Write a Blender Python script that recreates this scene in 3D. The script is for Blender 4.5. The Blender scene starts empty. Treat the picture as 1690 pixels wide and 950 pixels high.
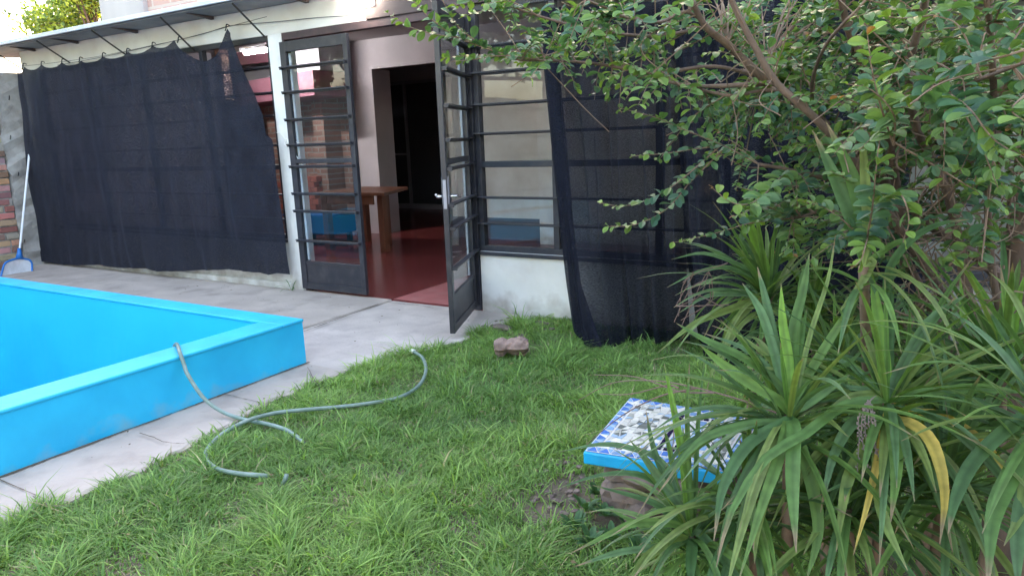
import bpy, math, random
import numpy as np
from mathutils import Vector, Matrix
random.seed(7); rng = np.random.default_rng(7)
sc = bpy.context.scene; col = sc.collection
# ------------------------------------------------ camera
CAM = Vector((0.0, -4.9, 1.42)); F = 1200.0
MR = Vector((0.8538, 0.51929, -0.03683)); MU = Vector((-0.07595, 0.19424, 0.97801)); MF = Vector((-0.51503, 0.83223, -0.20528))
cd = bpy.data.cameras.new('camera'); cam = bpy.data.objects.new('camera', cd); col.objects.link(cam)
cd.sensor_width = 36; cd.lens = F/1690*36; cd.clip_start = 0.05; cd.clip_end = 400
m = Matrix.Identity(4)
for i in range(3):
    m[i][0] = MR[i]; m[i][1] = MU[i]; m[i][2] = -MF[i]; m[i][3] = CAM[i]
cam.matrix_world = m; sc.camera = cam
# ------------------------------------------------ light
EL, AZ = math.radians(14), math.radians(-14)
w = bpy.data.worlds.new('World'); sc.world = w; w.use_nodes = True
nt = w.node_tree; bg = nt.nodes['Background']
sky = nt.nodes.new('ShaderNodeTexSky'); sky.sky_type = 'NISHITA'; sky.sun_disc = False
sky.sun_elevation = EL; sky.sun_rotation = AZ; sky.air_density = 1.0; sky.dust_density = 3.0; sky.ozone_density = 1.0
wb = nt.nodes.new('ShaderNodeMix'); wb.data_type = 'RGBA'; wb.blend_type = 'MULTIPLY'; wb.inputs[0].default_value = 1; wb.inputs[7].default_value = (1.20, .985, .865, 1)
nt.links.new(sky.outputs[0], wb.inputs[6]); nt.links.new(wb.outputs[2], bg.inputs[0]); bg.inputs[1].default_value = 0.15
sd = bpy.data.lights.new('sun', 'SUN'); sd.energy = 3.0; sd.angle = math.radians(0.5); sd.color = (1, .9, .75)
sun = bpy.data.objects.new('sun', sd); col.objects.link(sun)
sun.rotation_euler = Vector((math.sin(AZ)*math.cos(EL), math.cos(AZ)*math.cos(EL), math.sin(EL))).to_track_quat('Z', 'Y').to_euler()
sc.view_settings.view_transform = 'Standard'; sc.view_settings.look = 'None'; sc.view_settings.gamma = 1
sc.view_settings.use_curve_mapping = False
sc.view_settings.exposure = 3.75
sc.cycles.max_bounces = 10; sc.cycles.transparent_max_bounces = 24; sc.cycles.use_denoising = True

# ------------------------------------------------ helpers: a direction through the picture, cut at a real plane or distance
def ray(x, y): return MR*((x-845)/F) + MU*(-(y-475)/F) + MF
def onY(x, y, Y=0.0): d = ray(x, y); return CAM + d*((Y-CAM.y)/d.y)
def onZ(x, y, Z=0.0): d = ray(x, y); return CAM + d*((Z-CAM.z)/d.z)
def onX(x, y, X): d = ray(x, y); return CAM + d*((X-CAM.x)/d.x)
def at(x, y, d): return CAM + ray(x, y).normalized()*d
V = Vector
def rnd(a, b): return random.uniform(a, b)

def tag(o, label=None, cat=None, group=None, kind=None):
    if label: o['label'] = label
    if cat: o['category'] = cat
    if group: o['group'] = group
    if kind: o['kind'] = kind
    return o
def thing(name, loc, label, cat, group=None):
    o = bpy.data.objects.new(name, None); col.objects.link(o); o.location = loc; o['base'] = [loc[0], loc[1], loc[2]]
    o.empty_display_size = .1
    return tag(o, label, cat, group)

class MB:
    def __init__(s): s.v = []; s.f = []; s.c = []
    def add(s, vs, fs, c=None):
        n = len(s.v); s.v += [tuple(p) for p in vs]; s.f += [tuple(i+n for i in f) for f in fs]
        if c is not None: s.c += [c]*len(vs)
        return s
    def box(s, x0, y0, z0, x1, y1, z1, c=None):
        return s.add([(x0,y0,z0),(x1,y0,z0),(x1,y1,z0),(x0,y1,z0),(x0,y0,z1),(x1,y0,z1),(x1,y1,z1),(x0,y1,z1)],
              [(0,3,2,1),(4,5,6,7),(0,1,5,4),(1,2,6,5),(2,3,7,6),(3,0,4,7)], c)
    def obox(s, o, ax, ay, az, c=None):     # box from corner o and three edge vectors
        o=V(o);ax=V(ax);ay=V(ay);az=V(az)
        return s.add([o,o+ax,o+ax+ay,o+ay,o+az,o+ax+az,o+ax+ay+az,o+ay+az],[(0,3,2,1),(4,5,6,7),(0,1,5,4),(1,2,6,5),(2,3,7,6),(3,0,4,7)],c)
    def tube(s, pts, r, n=8, c=None, cap=True):
        pts = [V(p) for p in pts]; N = len(pts)
        rs = r if isinstance(r, (list, tuple)) else [r]*N
        prev = None; vs = []; fs = []
        for i, p in enumerate(pts):
            t = (pts[min(i+1, N-1)] - pts[max(i-1, 0)]).normalized()
            if prev is None:
                a = V((0,0,1)) if abs(t.z) < .9 else V((1,0,0)); u = t.cross(a).normalized()
            else: u = (prev - t*prev.dot(t)).normalized()
            prev = u; b = t.cross(u)
            for k in range(n):
                a = 2*math.pi*k/n; vs.append(p + (u*math.cos(a)+b*math.sin(a))*rs[i])
        for i in range(N-1):
            for k in range(n):
                fs.append((i*n+k, i*n+(k+1)%n, (i+1)*n+(k+1)%n, (i+1)*n+k))
        if cap: fs += [tuple(range(n))[::-1], tuple((N-1)*n+k for k in range(n))]
        return s.add(vs, fs, c)
    def build(s, name, mat, parent=None, smooth=False, bevel=0, origin=None):
        base = V(parent['base']) if parent is not None else V(origin or (0, 0, 0))
        me = bpy.data.meshes.new(name)
        me.from_pydata([(p[0]-base.x, p[1]-base.y, p[2]-base.z) for p in s.v], [], s.f); me.update()
        if s.c and len(s.c) == len(s.v):
            ca = me.color_attributes.new('Col', 'FLOAT_COLOR', 'POINT')
            ca.data.foreach_set('color', np.array([(*c, 1) for c in s.c], dtype=np.float32).ravel())
        if smooth: me.shade_smooth()
        me.materials.append(mat)
        o = bpy.data.objects.new(name, me); col.objects.link(o); o['base'] = [base.x, base.y, base.z]
        if parent is not None: o.parent = parent
        else: o.location = base
        if bevel:
            b = o.modifiers.new('bevel', 'BEVEL'); b.width = bevel; b.segments = 2; b.limit_method = 'ANGLE'
        return o
def spline(pts, n=8):
    pts = [V(p) for p in pts]; out = []
    P = [pts[0]*2-pts[1]] + pts + [pts[-1]*2-pts[-2]]
    for i in range(1, len(P)-2):
        for k in range(n):
            t = k/n; a, b, c, d = P[i-1], P[i], P[i+1], P[i+2]
            out.append(.5*((2*b)+(c-a)*t+(2*a-5*b+4*c-d)*t*t+(3*b-a-3*c+d)*t**3))
    return out + [pts[-1]]

# ------------------------------------------------ materials
def mat(name, c, rough=.7, c2=None, scale=6, bump=0, bscale=40, spec=.5, metal=0, stretch=None, stain=None, stain_scale=1.5, stain_amt=.5, attr=False, detail=6):
    m = bpy.data.materials.new(name); m.use_nodes = True; t = m.node_tree; N = t.nodes; L = t.links
    b = N['Principled BSDF']; b.inputs['Roughness'].default_value = rough; b.inputs['Metallic'].default_value = metal
    b.inputs['Specular IOR Level'].default_value = spec
    tc = N.new('ShaderNodeTexCoord'); mp = N.new('ShaderNodeMapping'); L.new(tc.outputs['Object'], mp.inputs[0])
    if stretch: mp.inputs['Scale'].default_value = stretch
    def noise(s, d=detail):
        n = N.new('ShaderNodeTexNoise'); n.inputs['Scale'].default_value = s; n.inputs['Detail'].default_value = d
        L.new(mp.outputs[0], n.inputs[0]); return n.outputs[0]
    def ramp(src, a, bb):
        r = N.new('ShaderNodeMapRange'); r.inputs[1].default_value = a; r.inputs[2].default_value = bb; L.new(src, r.inputs[0]); return r.outputs[0]
    cur = None
    def mix(fac, A, B):
        x = N.new('ShaderNodeMix'); x.data_type = 'RGBA'
        if isinstance(fac, float): x.inputs[0].default_value = fac
        else: L.new(fac, x.inputs[0])
        for s_, val in ((6, A), (7, B)):
            if isinstance(val, tuple): x.inputs[s_].default_value = (*val, 1)
            else: L.new(val, x.inputs[s_])
        return x.outputs[2]
    base = c
    if attr:
        a = N.new('ShaderNodeAttribute'); a.attribute_name = 'Col'; base = a.outputs['Color']
    cur = mix(ramp(noise(scale), .35, .65), base, c2) if c2 else base
    if stain: 
        f = ramp(noise(stain_scale, 8), .5, .75); mm = N.new('ShaderNodeMath'); mm.operation = 'MULTIPLY'; L.new(f, mm.inputs[0]); mm.inputs[1].default_value = stain_amt
        cur = mix(mm.outputs[0], cur, stain)
    if isinstance(cur, tuple): b.inputs['Base Color'].default_value = (*cur, 1)
    else: L.new(cur, b.inputs['Base Color'])
    if bump:
        bn = N.new('ShaderNodeBump'); bn.inputs['Strength'].default_value = bump; bn.inputs['Distance'].default_value = .01
        L.new(noise(bscale, 8), bn.inputs['Height']); L.new(bn.outputs[0], b.inputs['Normal'])
    return m
def leafmat(name, rough=.45, trans=.35, c2=None, scale=30, streak=None):
    m = mat(name, (.1,.2,.05), rough, attr=True, spec=.4)
    t = m.node_tree; N = t.nodes; L = t.links; b = N['Principled BSDF']
    out = [n for n in N if n.type == 'OUTPUT_MATERIAL'][0]
    tr = N.new('ShaderNodeBsdfTranslucent'); a = [n for n in N if n.type == 'ATTRIBUTE'][0]
    g = N.new('ShaderNodeMix'); g.data_type = 'RGBA'; g.blend_type = 'MULTIPLY'; g.inputs[0].default_value = 1; L.new(a.outputs[0], g.inputs[6]); g.inputs[7].default_value = (1.6, 1.7, .7, 1)
    L.new(g.outputs[2], tr.inputs[0])
    if streak:
        n = N.new('ShaderNodeTexNoise'); n.inputs['Scale'].default_value = scale; tc = [q for q in N if q.type == 'TEX_COORD'][0]; L.new(tc.outputs['Object'], n.inputs[0])
        n.inputs['Detail'].default_value = 5
        h = N.new('ShaderNodeMapRange'); h.inputs[1].default_value = .3; h.inputs[2].default_value = .7; h.inputs[3].default_value = .72; h.inputs[4].default_value = 1.25; L.new(n.outputs[0], h.inputs[0])
        x = N.new('ShaderNodeMix'); x.data_type = 'RGBA'; x.blend_type = 'MULTIPLY'; x.inputs[0].default_value = 1; L.new(a.outputs[0], x.inputs[6]); L.new(h.outputs[0], x.inputs[7]); L.new(x.outputs[2], b.inputs['Base Color'])
    mx = N.new('ShaderNodeMixShader'); mx.inputs[0].default_value = trans
    L.new(b.outputs[0], mx.inputs[1]); L.new(tr.outputs[0], mx.inputs[2]); L.new(mx.outputs[0], out.inputs[0]); return m
def glassmat(name, tint=(.9,.93,.95), refl=1.0):
    m = bpy.data.materials.new(name); m.use_nodes = True; N = m.node_tree.nodes; L = m.node_tree.links; N.remove(N['Principled BSDF'])
    out = [n for n in N if n.type == 'OUTPUT_MATERIAL'][0]
    tr = N.new('ShaderNodeBsdfTransparent'); tr.inputs[0].default_value = (*tint, 1); gl = N.new('ShaderNodeBsdfGlossy'); gl.inputs[1].default_value = .01
    fr = N.new('ShaderNodeFresnel'); ge = N.new('ShaderNodeNewGeometry'); mr = N.new('ShaderNodeMapRange'); mr.inputs[3].default_value = 1.45; mr.inputs[4].default_value = 1/1.45
    L.new(ge.outputs['Backfacing'], mr.inputs[0]); L.new(mr.outputs[0], fr.inputs[0])
    mx = N.new('ShaderNodeMixShader'); L.new(fr.outputs[0], mx.inputs[0]); L.new(tr.outputs[0], mx.inputs[1]); L.new(gl.outputs[0], mx.inputs[2]); L.new(mx.outputs[0], out.inputs[0]); return m
def clothmat(name, c, opac, sheen=.3):
    m = mat(name, c, .75, c2=tuple(q*1.35 for q in c), scale=9, bump=.25, bscale=260, spec=.06, stretch=(1,1,.5))
    N = m.node_tree.nodes; L = m.node_tree.links; b = N['Principled BSDF']
    out = [n for n in N if n.type == 'OUTPUT_MATERIAL'][0]
    b.inputs['Sheen Weight'].default_value = sheen; b.inputs['Sheen Roughness'].default_value = .4; b.inputs['Sheen Tint'].default_value = (.6,.7,1,1)
    tr = N.new('ShaderNodeBsdfTransparent'); mx = N.new('ShaderNodeMixShader')
    n = N.new('ShaderNodeTexNoise'); n.inputs['Scale'].default_value = 55; tc = [q for q in N if q.type == 'TEX_COORD'][0]
    mp = N.new('ShaderNodeMapping'); mp.inputs['Scale'].default_value = (1, 1, 6); L.new(tc.outputs['Object'], mp.inputs[0]); L.new(mp.outputs[0], n.inputs[0])
    r = N.new('ShaderNodeMapRange'); r.inputs[1].default_value = .35; r.inputs[2].default_value = .65; r.inputs[3].default_value = opac-.07; r.inputs[4].default_value = min(opac+.07, 1); L.new(n.outputs[0], r.inputs[0])
    L.new(r.outputs[0], mx.inputs[0]); L.new(tr.outputs[0], mx.inputs[1]); L.new(b.outputs[0], mx.inputs[2]); L.new(mx.outputs[0], out.inputs[0]); return m
def emit(name, c, s):
    m = bpy.data.materials.new(name); m.use_nodes = True; b = m.node_tree.nodes['Principled BSDF']
    b.inputs['Emission Color'].default_value = (*c, 1); b.inputs['Emission Strength'].default_value = s; b.inputs['Base Color'].default_value = (.8,.8,.8,1); return m
def brickmat(name, c1, c2, mortar, axes='XZ', sc_=1.0, bump=.6):
    m = bpy.data.materials.new(name); m.use_nodes = True; N = m.node_tree.nodes; L = m.node_tree.links; b = N['Principled BSDF']; b.inputs['Roughness'].default_value = .9
    tc = N.new('ShaderNodeTexCoord'); sp = N.new('ShaderNodeSeparateXYZ'); cb = N.new('ShaderNodeCombineXYZ'); L.new(tc.outputs['Object'], sp.inputs[0])
    L.new(sp.outputs[axes[0]], cb.inputs[0]); L.new(sp.outputs[axes[1]], cb.inputs[1])
    n = N.new('ShaderNodeTexNoise'); n.inputs['Scale'].default_value = 8; L.new(tc.outputs['Object'], n.inputs[0])
    ad = N.new('ShaderNodeVectorMath'); ad.operation = 'MULTIPLY_ADD'; L.new(n.outputs[1], ad.inputs[0]); ad.inputs[1].default_value = (.02,.02,0); L.new(cb.outputs[0], ad.inputs[2])
    br = N.new('ShaderNodeTexBrick'); L.new(ad.outputs[0], br.inputs[0]); br.inputs['Scale'].default_value = 1/sc_
    br.inputs['Brick Width'].default_value = .25; br.inputs['Row Height'].default_value = .08; br.inputs['Mortar Size'].default_value = .012
    br.inputs['Color1'].default_value = (*c1,1); br.inputs['Color2'].default_value = (*c2,1); br.inputs['Mortar'].default_value = (*mortar,1)
    L.new(br.outputs[0], b.inputs['Base Color']); bp = N.new('ShaderNodeBump'); bp.invert = True; bp.inputs['Strength'].default_value = bump; bp.inputs['Distance'].default_value = .01
    L.new(br.outputs[1], bp.inputs['Height']); L.new(bp.outputs[0], b.inputs['Normal']); return m

M_white = mat('plaster_white', (.80,.79,.76), .85, c2=(.70,.68,.65), scale=3, bump=.35, bscale=18, stain=(.42,.37,.33), stain_scale=2.2, stain_amt=.45)
M_col = mat('plaster_column', (.82,.82,.80), .85, c2=(.74,.73,.72), scale=5, bump=.3, bscale=25, stain=(.45,.42,.38), stain_scale=3, stain_amt=.3)
def add_dirt(m, zc, amt, c=(.30,.25,.20)):
    N = m.node_tree.nodes; L = m.node_tree.links; b = N['Principled BSDF']; src = b.inputs['Base Color'].links[0].from_socket
    tc = N.new('ShaderNodeTexCoord'); sp = N.new('ShaderNodeSeparateXYZ'); L.new(tc.outputs['Object'], sp.inputs[0])
    n = N.new('ShaderNodeTexNoise'); n.inputs['Scale'].default_value = 7; n.inputs['Detail'].default_value = 9; L.new(tc.outputs['Object'], n.inputs[0])
    ma = N.new('ShaderNodeMath'); ma.operation = 'MULTIPLY_ADD'; L.new(n.outputs[0], ma.inputs[0]); ma.inputs[1].default_value = -.55; L.new(sp.outputs[2], ma.inputs[2])
    r_ = N.new('ShaderNodeMapRange'); r_.inputs[1].default_value = zc-.10; r_.inputs[2].default_value = zc-.36; r_.inputs[3].default_value = 0; r_.inputs[4].default_value = amt; L.new(ma.outputs[0], r_.inputs[0])
    x = N.new('ShaderNodeMix'); x.data_type = 'RGBA'; L.new(r_.outputs[0], x.inputs[0]); L.new(src, x.inputs[6]); x.inputs[7].default_value = (*c, 1); L.new(x.outputs[2], b.inputs['Base Color'])
add_dirt(M_white, .0, .8); add_dirt(M_col, .05, .8)
M_inwall = mat('plaster_inside', (.54,.50,.53), .85, c2=(.47,.44,.465), scale=2, bump=.1)
M_ceil = mat('ceiling', (.42,.39,.40), .9)
M_concrete = mat('concrete', (.50,.43,.375), .9, c2=(.405,.345,.30), scale=2.5, bump=.5, bscale=30, stain=(.22,.185,.165), stain_scale=3.5, stain_amt=.6, detail=12)
M_concrete2 = mat('concrete_pale', (.57,.50,.45), .9, c2=(.46,.40,.36), scale=3.5, bump=.5, bscale=45, stain=(.28,.24,.22), stain_scale=5, stain_amt=.5)
M_cement = mat('cement', (.36,.35,.34), .95, c2=(.24,.23,.22), scale=6, bump=.9, bscale=20, stain=(.13,.12,.115), stain_scale=9, stain_amt=.6)
M_frame = mat('frame_paint', (.022,.024,.034), .38, c2=(.035,.034,.042), scale=8, bump=.12, bscale=60, stain=(.09,.085,.09), stain_scale=14, stain_amt=.35)
M_rust = mat('frame_top_paint', (.085,.05,.052), .6, c2=(.05,.035,.04), scale=9, bump=.2)
M_beam = mat('dark_beam', (.10,.072,.068), .8, c2=(.07,.052,.052), scale=4, bump=.3, bscale=15, stretch=(.3,1,1))
M_redfloor = mat('red_floor', (.24,.050,.048), .22, c2=(.17,.036,.036), scale=2.2, bump=.08, bscale=20, stain=(.22,.08,.07), stain_scale=6, stain_amt=.5)
M_redstep = mat('red_step', (.44,.14,.135), .6, c2=(.36,.11,.105), scale=5, bump=.15, stain=(.4,.22,.2), stain_scale=6, stain_amt=.5)
M_pool = mat('pool_paint', (.014,.42,.74), .5, c2=(.020,.50,.82), scale=3.5, bump=.5, bscale=12, stain=(.012,.35,.64), stain_scale=2.6, stain_amt=.18, detail=10)
M_basin = mat('pool_paint_bounce', (.018,.52,.86), .5, c2=(.022,.56,.90), scale=1.5, bump=.3, bscale=8); add_dirt(M_pool, -.13, .75, (.30,.30,.28))  # basin is the same pool paint, brightened to carry the bounced light inside
M_soil = mat('soil', (.10,.085,.055), .95, c2=(.17,.125,.095), scale=3, bump=1, bscale=35, stain=(.05,.07,.03), stain_scale=5, stain_amt=.6)
M_dirt = mat('bare_soil', (.22,.15,.12), .95, c2=(.16,.11,.09), scale=8, bump=1, bscale=40)
M_glass = glassmat('glass')
M_cloth = clothmat('shade_cloth', (.0165,.018,.0265), .94, .06)
M_cloth2 = clothmat('shade_cloth_thin', (.009,.010,.016), .87, .02)
M_cloth3 = clothmat('shade_cloth_double', (.008,.009,.015), .94, .02)
M_metal = mat('roof_metal', (.22,.24,.28), .5, c2=(.15,.16,.19), scale=4, metal=.3, bump=.1)
M_fascia = mat('gutter_white', (.75,.77,.8), .5, c2=(.6,.62,.66), scale=4)
M_iron = mat('iron_rod', (.03,.028,.03), .6)
M_wood = mat('table_wood', (.20,.075,.038), .4, c2=(.13,.045,.025), scale=7, stretch=(1,1,.15))
M_timber = mat('timber', (.25,.12,.07), .7, c2=(.15,.07,.04), scale=10, stretch=(.2,.2,1))
M_brickin = brickmat('brick_inside', (.30,.15,.11), (.20,.11,.085), (.26,.22,.19))
M_redbrick = mat('red_brick', (.42,.11,.08), .9, c2=(.3,.09,.07), scale=12, bump=.6)
M_brickbg = brickmat('brick_far', (.55,.36,.32), (.48,.31,.28), (.55,.47,.43), 'XZ', 2.2, .4)
M_concbg = mat('concrete_far', (.5,.48,.48), .9, c2=(.42,.4,.41), scale=1.2, stretch=(1,1,.2))
M_brick = mat('boundary_brick', (.33,.17,.13), .95, attr=True, bump=.9, bscale=35)
M_pink = mat('pink_paint', (.34,.14,.18), .7, c2=(.30,.12,.155), scale=3)
M_blue = mat('blue_paint', (.02,.10,.32), .5, c2=(.02,.08,.25), scale=3)
M_white2 = mat('white_plastic', (.8,.8,.82), .4)
M_sliding = mat('dark_shutter', (.055,.055,.07), .35)
M_alu = mat('aluminium', (.34,.33,.38), .5, metal=.2)
M_hose = mat('hose_plastic', (.15,.22,.19), .34, c2=(.22,.30,.27), scale=20, spec=.6)
M_netblue = mat('net_frame_blue', (.02,.16,.50), .35)
M_pole = mat('pole_white', (.72,.75,.8), .35)
M_netmesh = clothmat('net_mesh', (.55,.57,.62), .8, 0)
M_bark = mat('bark', (.17,.115,.085), .9, c2=(.105,.07,.055), scale=14, bump=.8, bscale=60, stretch=(1,1,.3))
M_palebark = mat('twig_bark', (.24,.17,.12), .85, c2=(.16,.10,.07), scale=20)
M_log = mat('log_bark', (.36,.25,.21), .95, c2=(.15,.10,.085), scale=16, bump=1, bscale=50, stretch=(.25,1,1))
M_leaf = leafmat('bush_leaf', .45, .25)
M_cord = leafmat('strap_leaf', .46, .25, streak=True, scale=38); M_cord.node_tree.nodes['Principled BSDF'].inputs['Specular IOR Level'].default_value = .3
M_grass = leafmat('grass_blade', .55, .35)
M_cut = mat('cut_stone', (.22,.165,.14), .95, c2=(.12,.09,.08), scale=14, bump=1, bscale=30, stain=(.3,.24,.2), stain_scale=7, stain_amt=.5)
M_grout = mat('grout', (.70,.66,.62), .8, bump=.2)
M_tile = mat('mosaic_tile', (.5,.5,.5), .22, attr=True, spec=.5)
M_cyan = mat('table_cyan_paint', (.012,.42,.80), .45, c2=(.015,.35,.70), scale=8, bump=.3)
M_string = mat('string_white', (.8,.8,.78), .8)
M_dry = mat('dry_twig', (.20,.13,.11), .9)
M_lampglow = emit('lamp_glow', (1, .93, .82), 5)
M_tube = emit('tube_glow', (1, .96, .93), 34)

# ================================================= ground
g = MB()
PX0, PX1, PY0, PY1 = -9.0, -3.6, -6.6, -1.7            # pool outline
def rects_around(b, X0, X1, Y0, Y1, z):
    for (a, c, d, e) in ((X0, PX0, Y0, Y1), (PX1, X1, Y0, Y1), (PX0, PX1, PY1, Y1), (PX0, PX1, Y0, PY0)):
        b.add([(a,d,z),(c,d,z),(c,e,z),(a,e,z)], [(0,1,2,3)])
rects_around(g, -90, 90, -90, 90, -.06)
tag(g.build('ground', M_soil), kind='structure')
# lawn soil, gently uneven
b = MB(); nx, ny = 60, 60
def hgt(x, y): return -.028 + .012*math.sin(x*2.3+1)*math.cos(y*1.9) + .006*math.sin(x*7+y*5) + .004*math.sin(y*11-x*3)
vs = []; fs = []
for j in range(ny+1):
    for i in range(nx+1):
        x = -3.5+6.5*i/nx; y = -6.6+6.58*j/ny; vs.append((x, y, hgt(x, y)-.008))
for j in range(ny):
    for i in range(nx): a = j*(nx+1)+i; fs.append((a, a+1, a+nx+2, a+nx+1))
b.add(vs, fs); tag(b.build('lawn_soil', M_soil, smooth=True), kind='structure')
# concrete paths: far strip along the facade, near strip along the pool (edge ragged against the lawn)
EDGE = [(-6.6,-3.05),(-4.4,-3.08),(-3.741,-3.12),(-3.3,-3.10),(-3.118,-3.1),(-2.7,-3.17),(-2.259,-3.26),(-1.95,-3.28),(-1.736,-3.25),(-1.4,-3.16),(-1.149,-3.09),(-.8,-3.0),(-.5,-2.93),(-.3,-2.87),(-.12,-2.88),(-.01,-2.80)]
def edge_x(y):
    for (y0, x0), (y1, x1) in zip(EDGE, EDGE[1:]):
        if y <= y1: return x0+(x1-x0)*(y-y0)/(y1-y0) if y > y0 else x0
    return EDGE[-1][1]
JX = -4.31
def slab(name, x0, x1f, y0, y1, top, m_, n=40, ragged=False):
    b = MB(); vs = []; fs = []
    for i in range(n+1):
        y = y0+(y1-y0)*i/n; x1 = x1f(y) if callable(x1f) else x1f
        if ragged: x1 += .012*math.sin(y*23)+.008*math.sin(y*61)+rnd(-.006,.006)
        vs += [(x0,y,-.1),(x0,y,top),(x1-.008,y,top),(x1+ (rnd(-.005,.012) if ragged else 0),y,top-.01),(x1,y,-.1)]
    for i in range(n):
        for k in range(4): fs.append((i*5+k, i*5+k+1, (i+1)*5+k+1, (i+1)*5+k))
    fs += [tuple(range(5))[::-1], tuple(n*5+k for k in range(5))]
    b.add(vs, fs); b.f = [tuple(reversed(f)) for f in b.f]
    return tag(b.build(name, m_), kind='structure')
slab('patio', -11, JX-.006, PY1+.001, -.002, .006, M_concrete, ragged=False)
slab('path', JX+.006, edge_x, PY1+.001, -.002, -.006, M_concrete2, ragged=True)
slab('path', PX1+.002, edge_x, -6.6, PY1-.003, -.004, M_concrete, 90, ragged=True)
slab('patio', -11, PX0-.002, -6.6, PY1-.003, .004, M_concrete)

# ================================================= house
house = thing('house', (-5, 0, 0), 'white plastered single-storey house with black barred windows and an open double door', 'house')
T = .15
b = MB()
WZ0, WZ1 = .50, 2.41
b.box(-10.36,0,-.1,-5.59,T,.49)            # under left window
b.box(-10.36,.0,.49,-9.75,T,2.41)
b.box(-10.1,0,2.41,-4.37,T,2.654)           # band over window and door
b.build('facade_wall', M_white, house, bevel=.006)
MB().box(-3.33,0,-.1,-1.2,T,.50).build('facade_wall', M_white, house, bevel=.006); b = MB()
b.box(-1.30,0,.50,-1.06,T,2.41)           # pier behind the shade cloth
b.build('pier', M_white, house, bevel=.006); MB().box(1.2,0,.50,1.5,T,2.41).build('pier', M_white, house, bevel=.006)
MB().box(-1.199,.004,-.1,3.4,T,.50).build('plinth', M_cement, house, bevel=.008)
MB().box(-5.592,-.012,-.1,-5.412,T+.002,2.411).build('column', M_col, house, bevel=.008)
MB().box(-4.368,-.02,2.412,3.4,T,3.0).build('lintel_beam', M_beam, house, bevel=.006)
b = MB(); b.box(-5.41,-.008,2.345,-3.33,.06,2.41); b.build('door_lintel', M_rust, house, bevel=.004)
# plaster ledge and step at the foot of the left window wall
# roof: shallow metal sheet with white gutter edge, rafters
b = MB(); n = 70
vs = []; fs = []
for i in range(n*4+1):
    x = -10.75+(6.3)*i/(n*4); z = .012*math.sin(i*1.5)
    vs += [(x-(.0 if i else .0),-.36,2.70+z),(x-(.8 if i == 0 else 0),7.6,3.15+z)]
for i in range(n*4): fs.append((2*i,2*i+2,2*i+3,2*i+1))
b.add(vs, fs); b.box(-10.7,-.34,2.655,-4.45,.0,2.672)
b.build('roof', M_metal, house)
MB().box(-4.45,-.02,3.0,3.5,7.6,3.12).build('roof_slab', M_concrete, house)
b = MB(); b.box(-10.78,-.385,2.668,-4.44,-.361,2.71); b.build('gutter', M_fascia, house, bevel=.006)
for x in (-9.7,-8.75,-7.6,-6.35,-5.05):
    MB().add([(x,-.16,2.640),(x+.045,-.16,2.640),(x+.045,-.02,2.622),(x,-.02,2.622),(x,-.30,2.652),(x+.045,-.30,2.652),(x+.045,-.02,2.652),(x,-.02,2.652)],
      [(0,3,2,1),(4,5,6,7),(0,1,5,4),(1,2,6,5),(2,3,7,6),(3,0,4,7)]).build('rafter', M_beam, house)
for (x, z, ze) in ((-8.968,2.434,2.62),(-7.859,2.434,2.62),(-6.669,2.361,2.62),(-5.617,2.39,2.62),(-10.03,2.434,2.62)):
    MB().tube([(x,-.345,ze+.03),(x,-.17,(z+ze)/2+.01),(x,-.01,z)], .0085, 6).build('brace', M_iron, house)
# unseen block added behind the roof to keep the sun off the yard
MB().box(-10.4,5,3.15,4.5,10,6.2).build('unseen_sun_block', M_concbg, house)
# inside shell
b = MB()
def sloped(b, x0, y0, z0, x1, y1):
    za, zb = 2.69+.0565*(y0+.36), 2.69+.0565*(y1+.36)
    b.add([(x0,y0,z0),(x1,y0,z0),(x1,y1,z0),(x0,y1,z0),(x0,y0,za),(x1,y0,za),(x1,y1,zb),(x0,y1,zb)],[(0,3,2,1),(4,5,6,7),(0,1,5,4),(1,2,6,5),(2,3,7,6),(3,0,4,7)])
sloped(b,-11.3,2.6,-.05,-11.15,7.06); sloped(b,-10.1,.151,-.05,-9.98,2.6); sloped(b,-11.15,2.6,-.05,-9.98,2.7); b.box(3.3,.15,-.05,3.4,7.6,2.95)
b.box(-11.15,7.06,-.05,3.3,7.2,3.08)

b.box(-7.95,3.6,0,-7.56,4.0,2.45)      # wall end inside the door
b.box(-11.15,3.6,2.45,3.3,3.645,2.90)  # cross beam
b.build('inner_wall', M_inwall, house)
MB().box(-6.25,3.65,0,3.3,3.75,2.90).build('partition', M_white, house)
MB().add([(-11.1,.02,2.675),(3.3,.02,2.675),(3.3,7.05,3.06),(-11.1,7.05,3.06)],[(0,3,2,1)]).build('ceiling', M_ceil, house)
MB().box(-4.66,3.38,0,-4.36,3.598,2.45).build('inner_column', M_col, house)
MB().box(-6.24,3.63,0,-4.67,3.648,.30).build('skirting', mat('skirting_paint', (.13,.14,.18), .5), house)
MB().box(-11.1,.008,-.08,JX,7.05,.002).build('inner_floor', M_redfloor, house)
MB().box(JX+.002,.008,-.08,3.3,7.05,.005).build('inner_floor', M_redstep if False else M_redfloor, house)
MB().add([(JX+.01,.0,.010),(-3.42,.0,.010),(-3.42,1.1,.010),(JX+.01,1.3,.010)],[(0,1,2,3)]).build('threshold', M_redstep, house)
b = MB(); b.box(-10.62,7.0,.06,-8.9,7.05,2.5); b.build('back_door_shutter', M_sliding, house)
b = MB()
for x in (-10.66,-9.76,-8.9): b.box(x,6.95,0,x+.05,7.0,2.55)
b.box(-10.6,6.955,0,-8.85,7.0,.1); b.box(-10.6,6.955,1.1,-9.76,6.99,1.14); b.box(-10.6,6.955,2.5,-8.85,7.0,2.56)
b.build('back_door_frame', M_alu, house)

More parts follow.
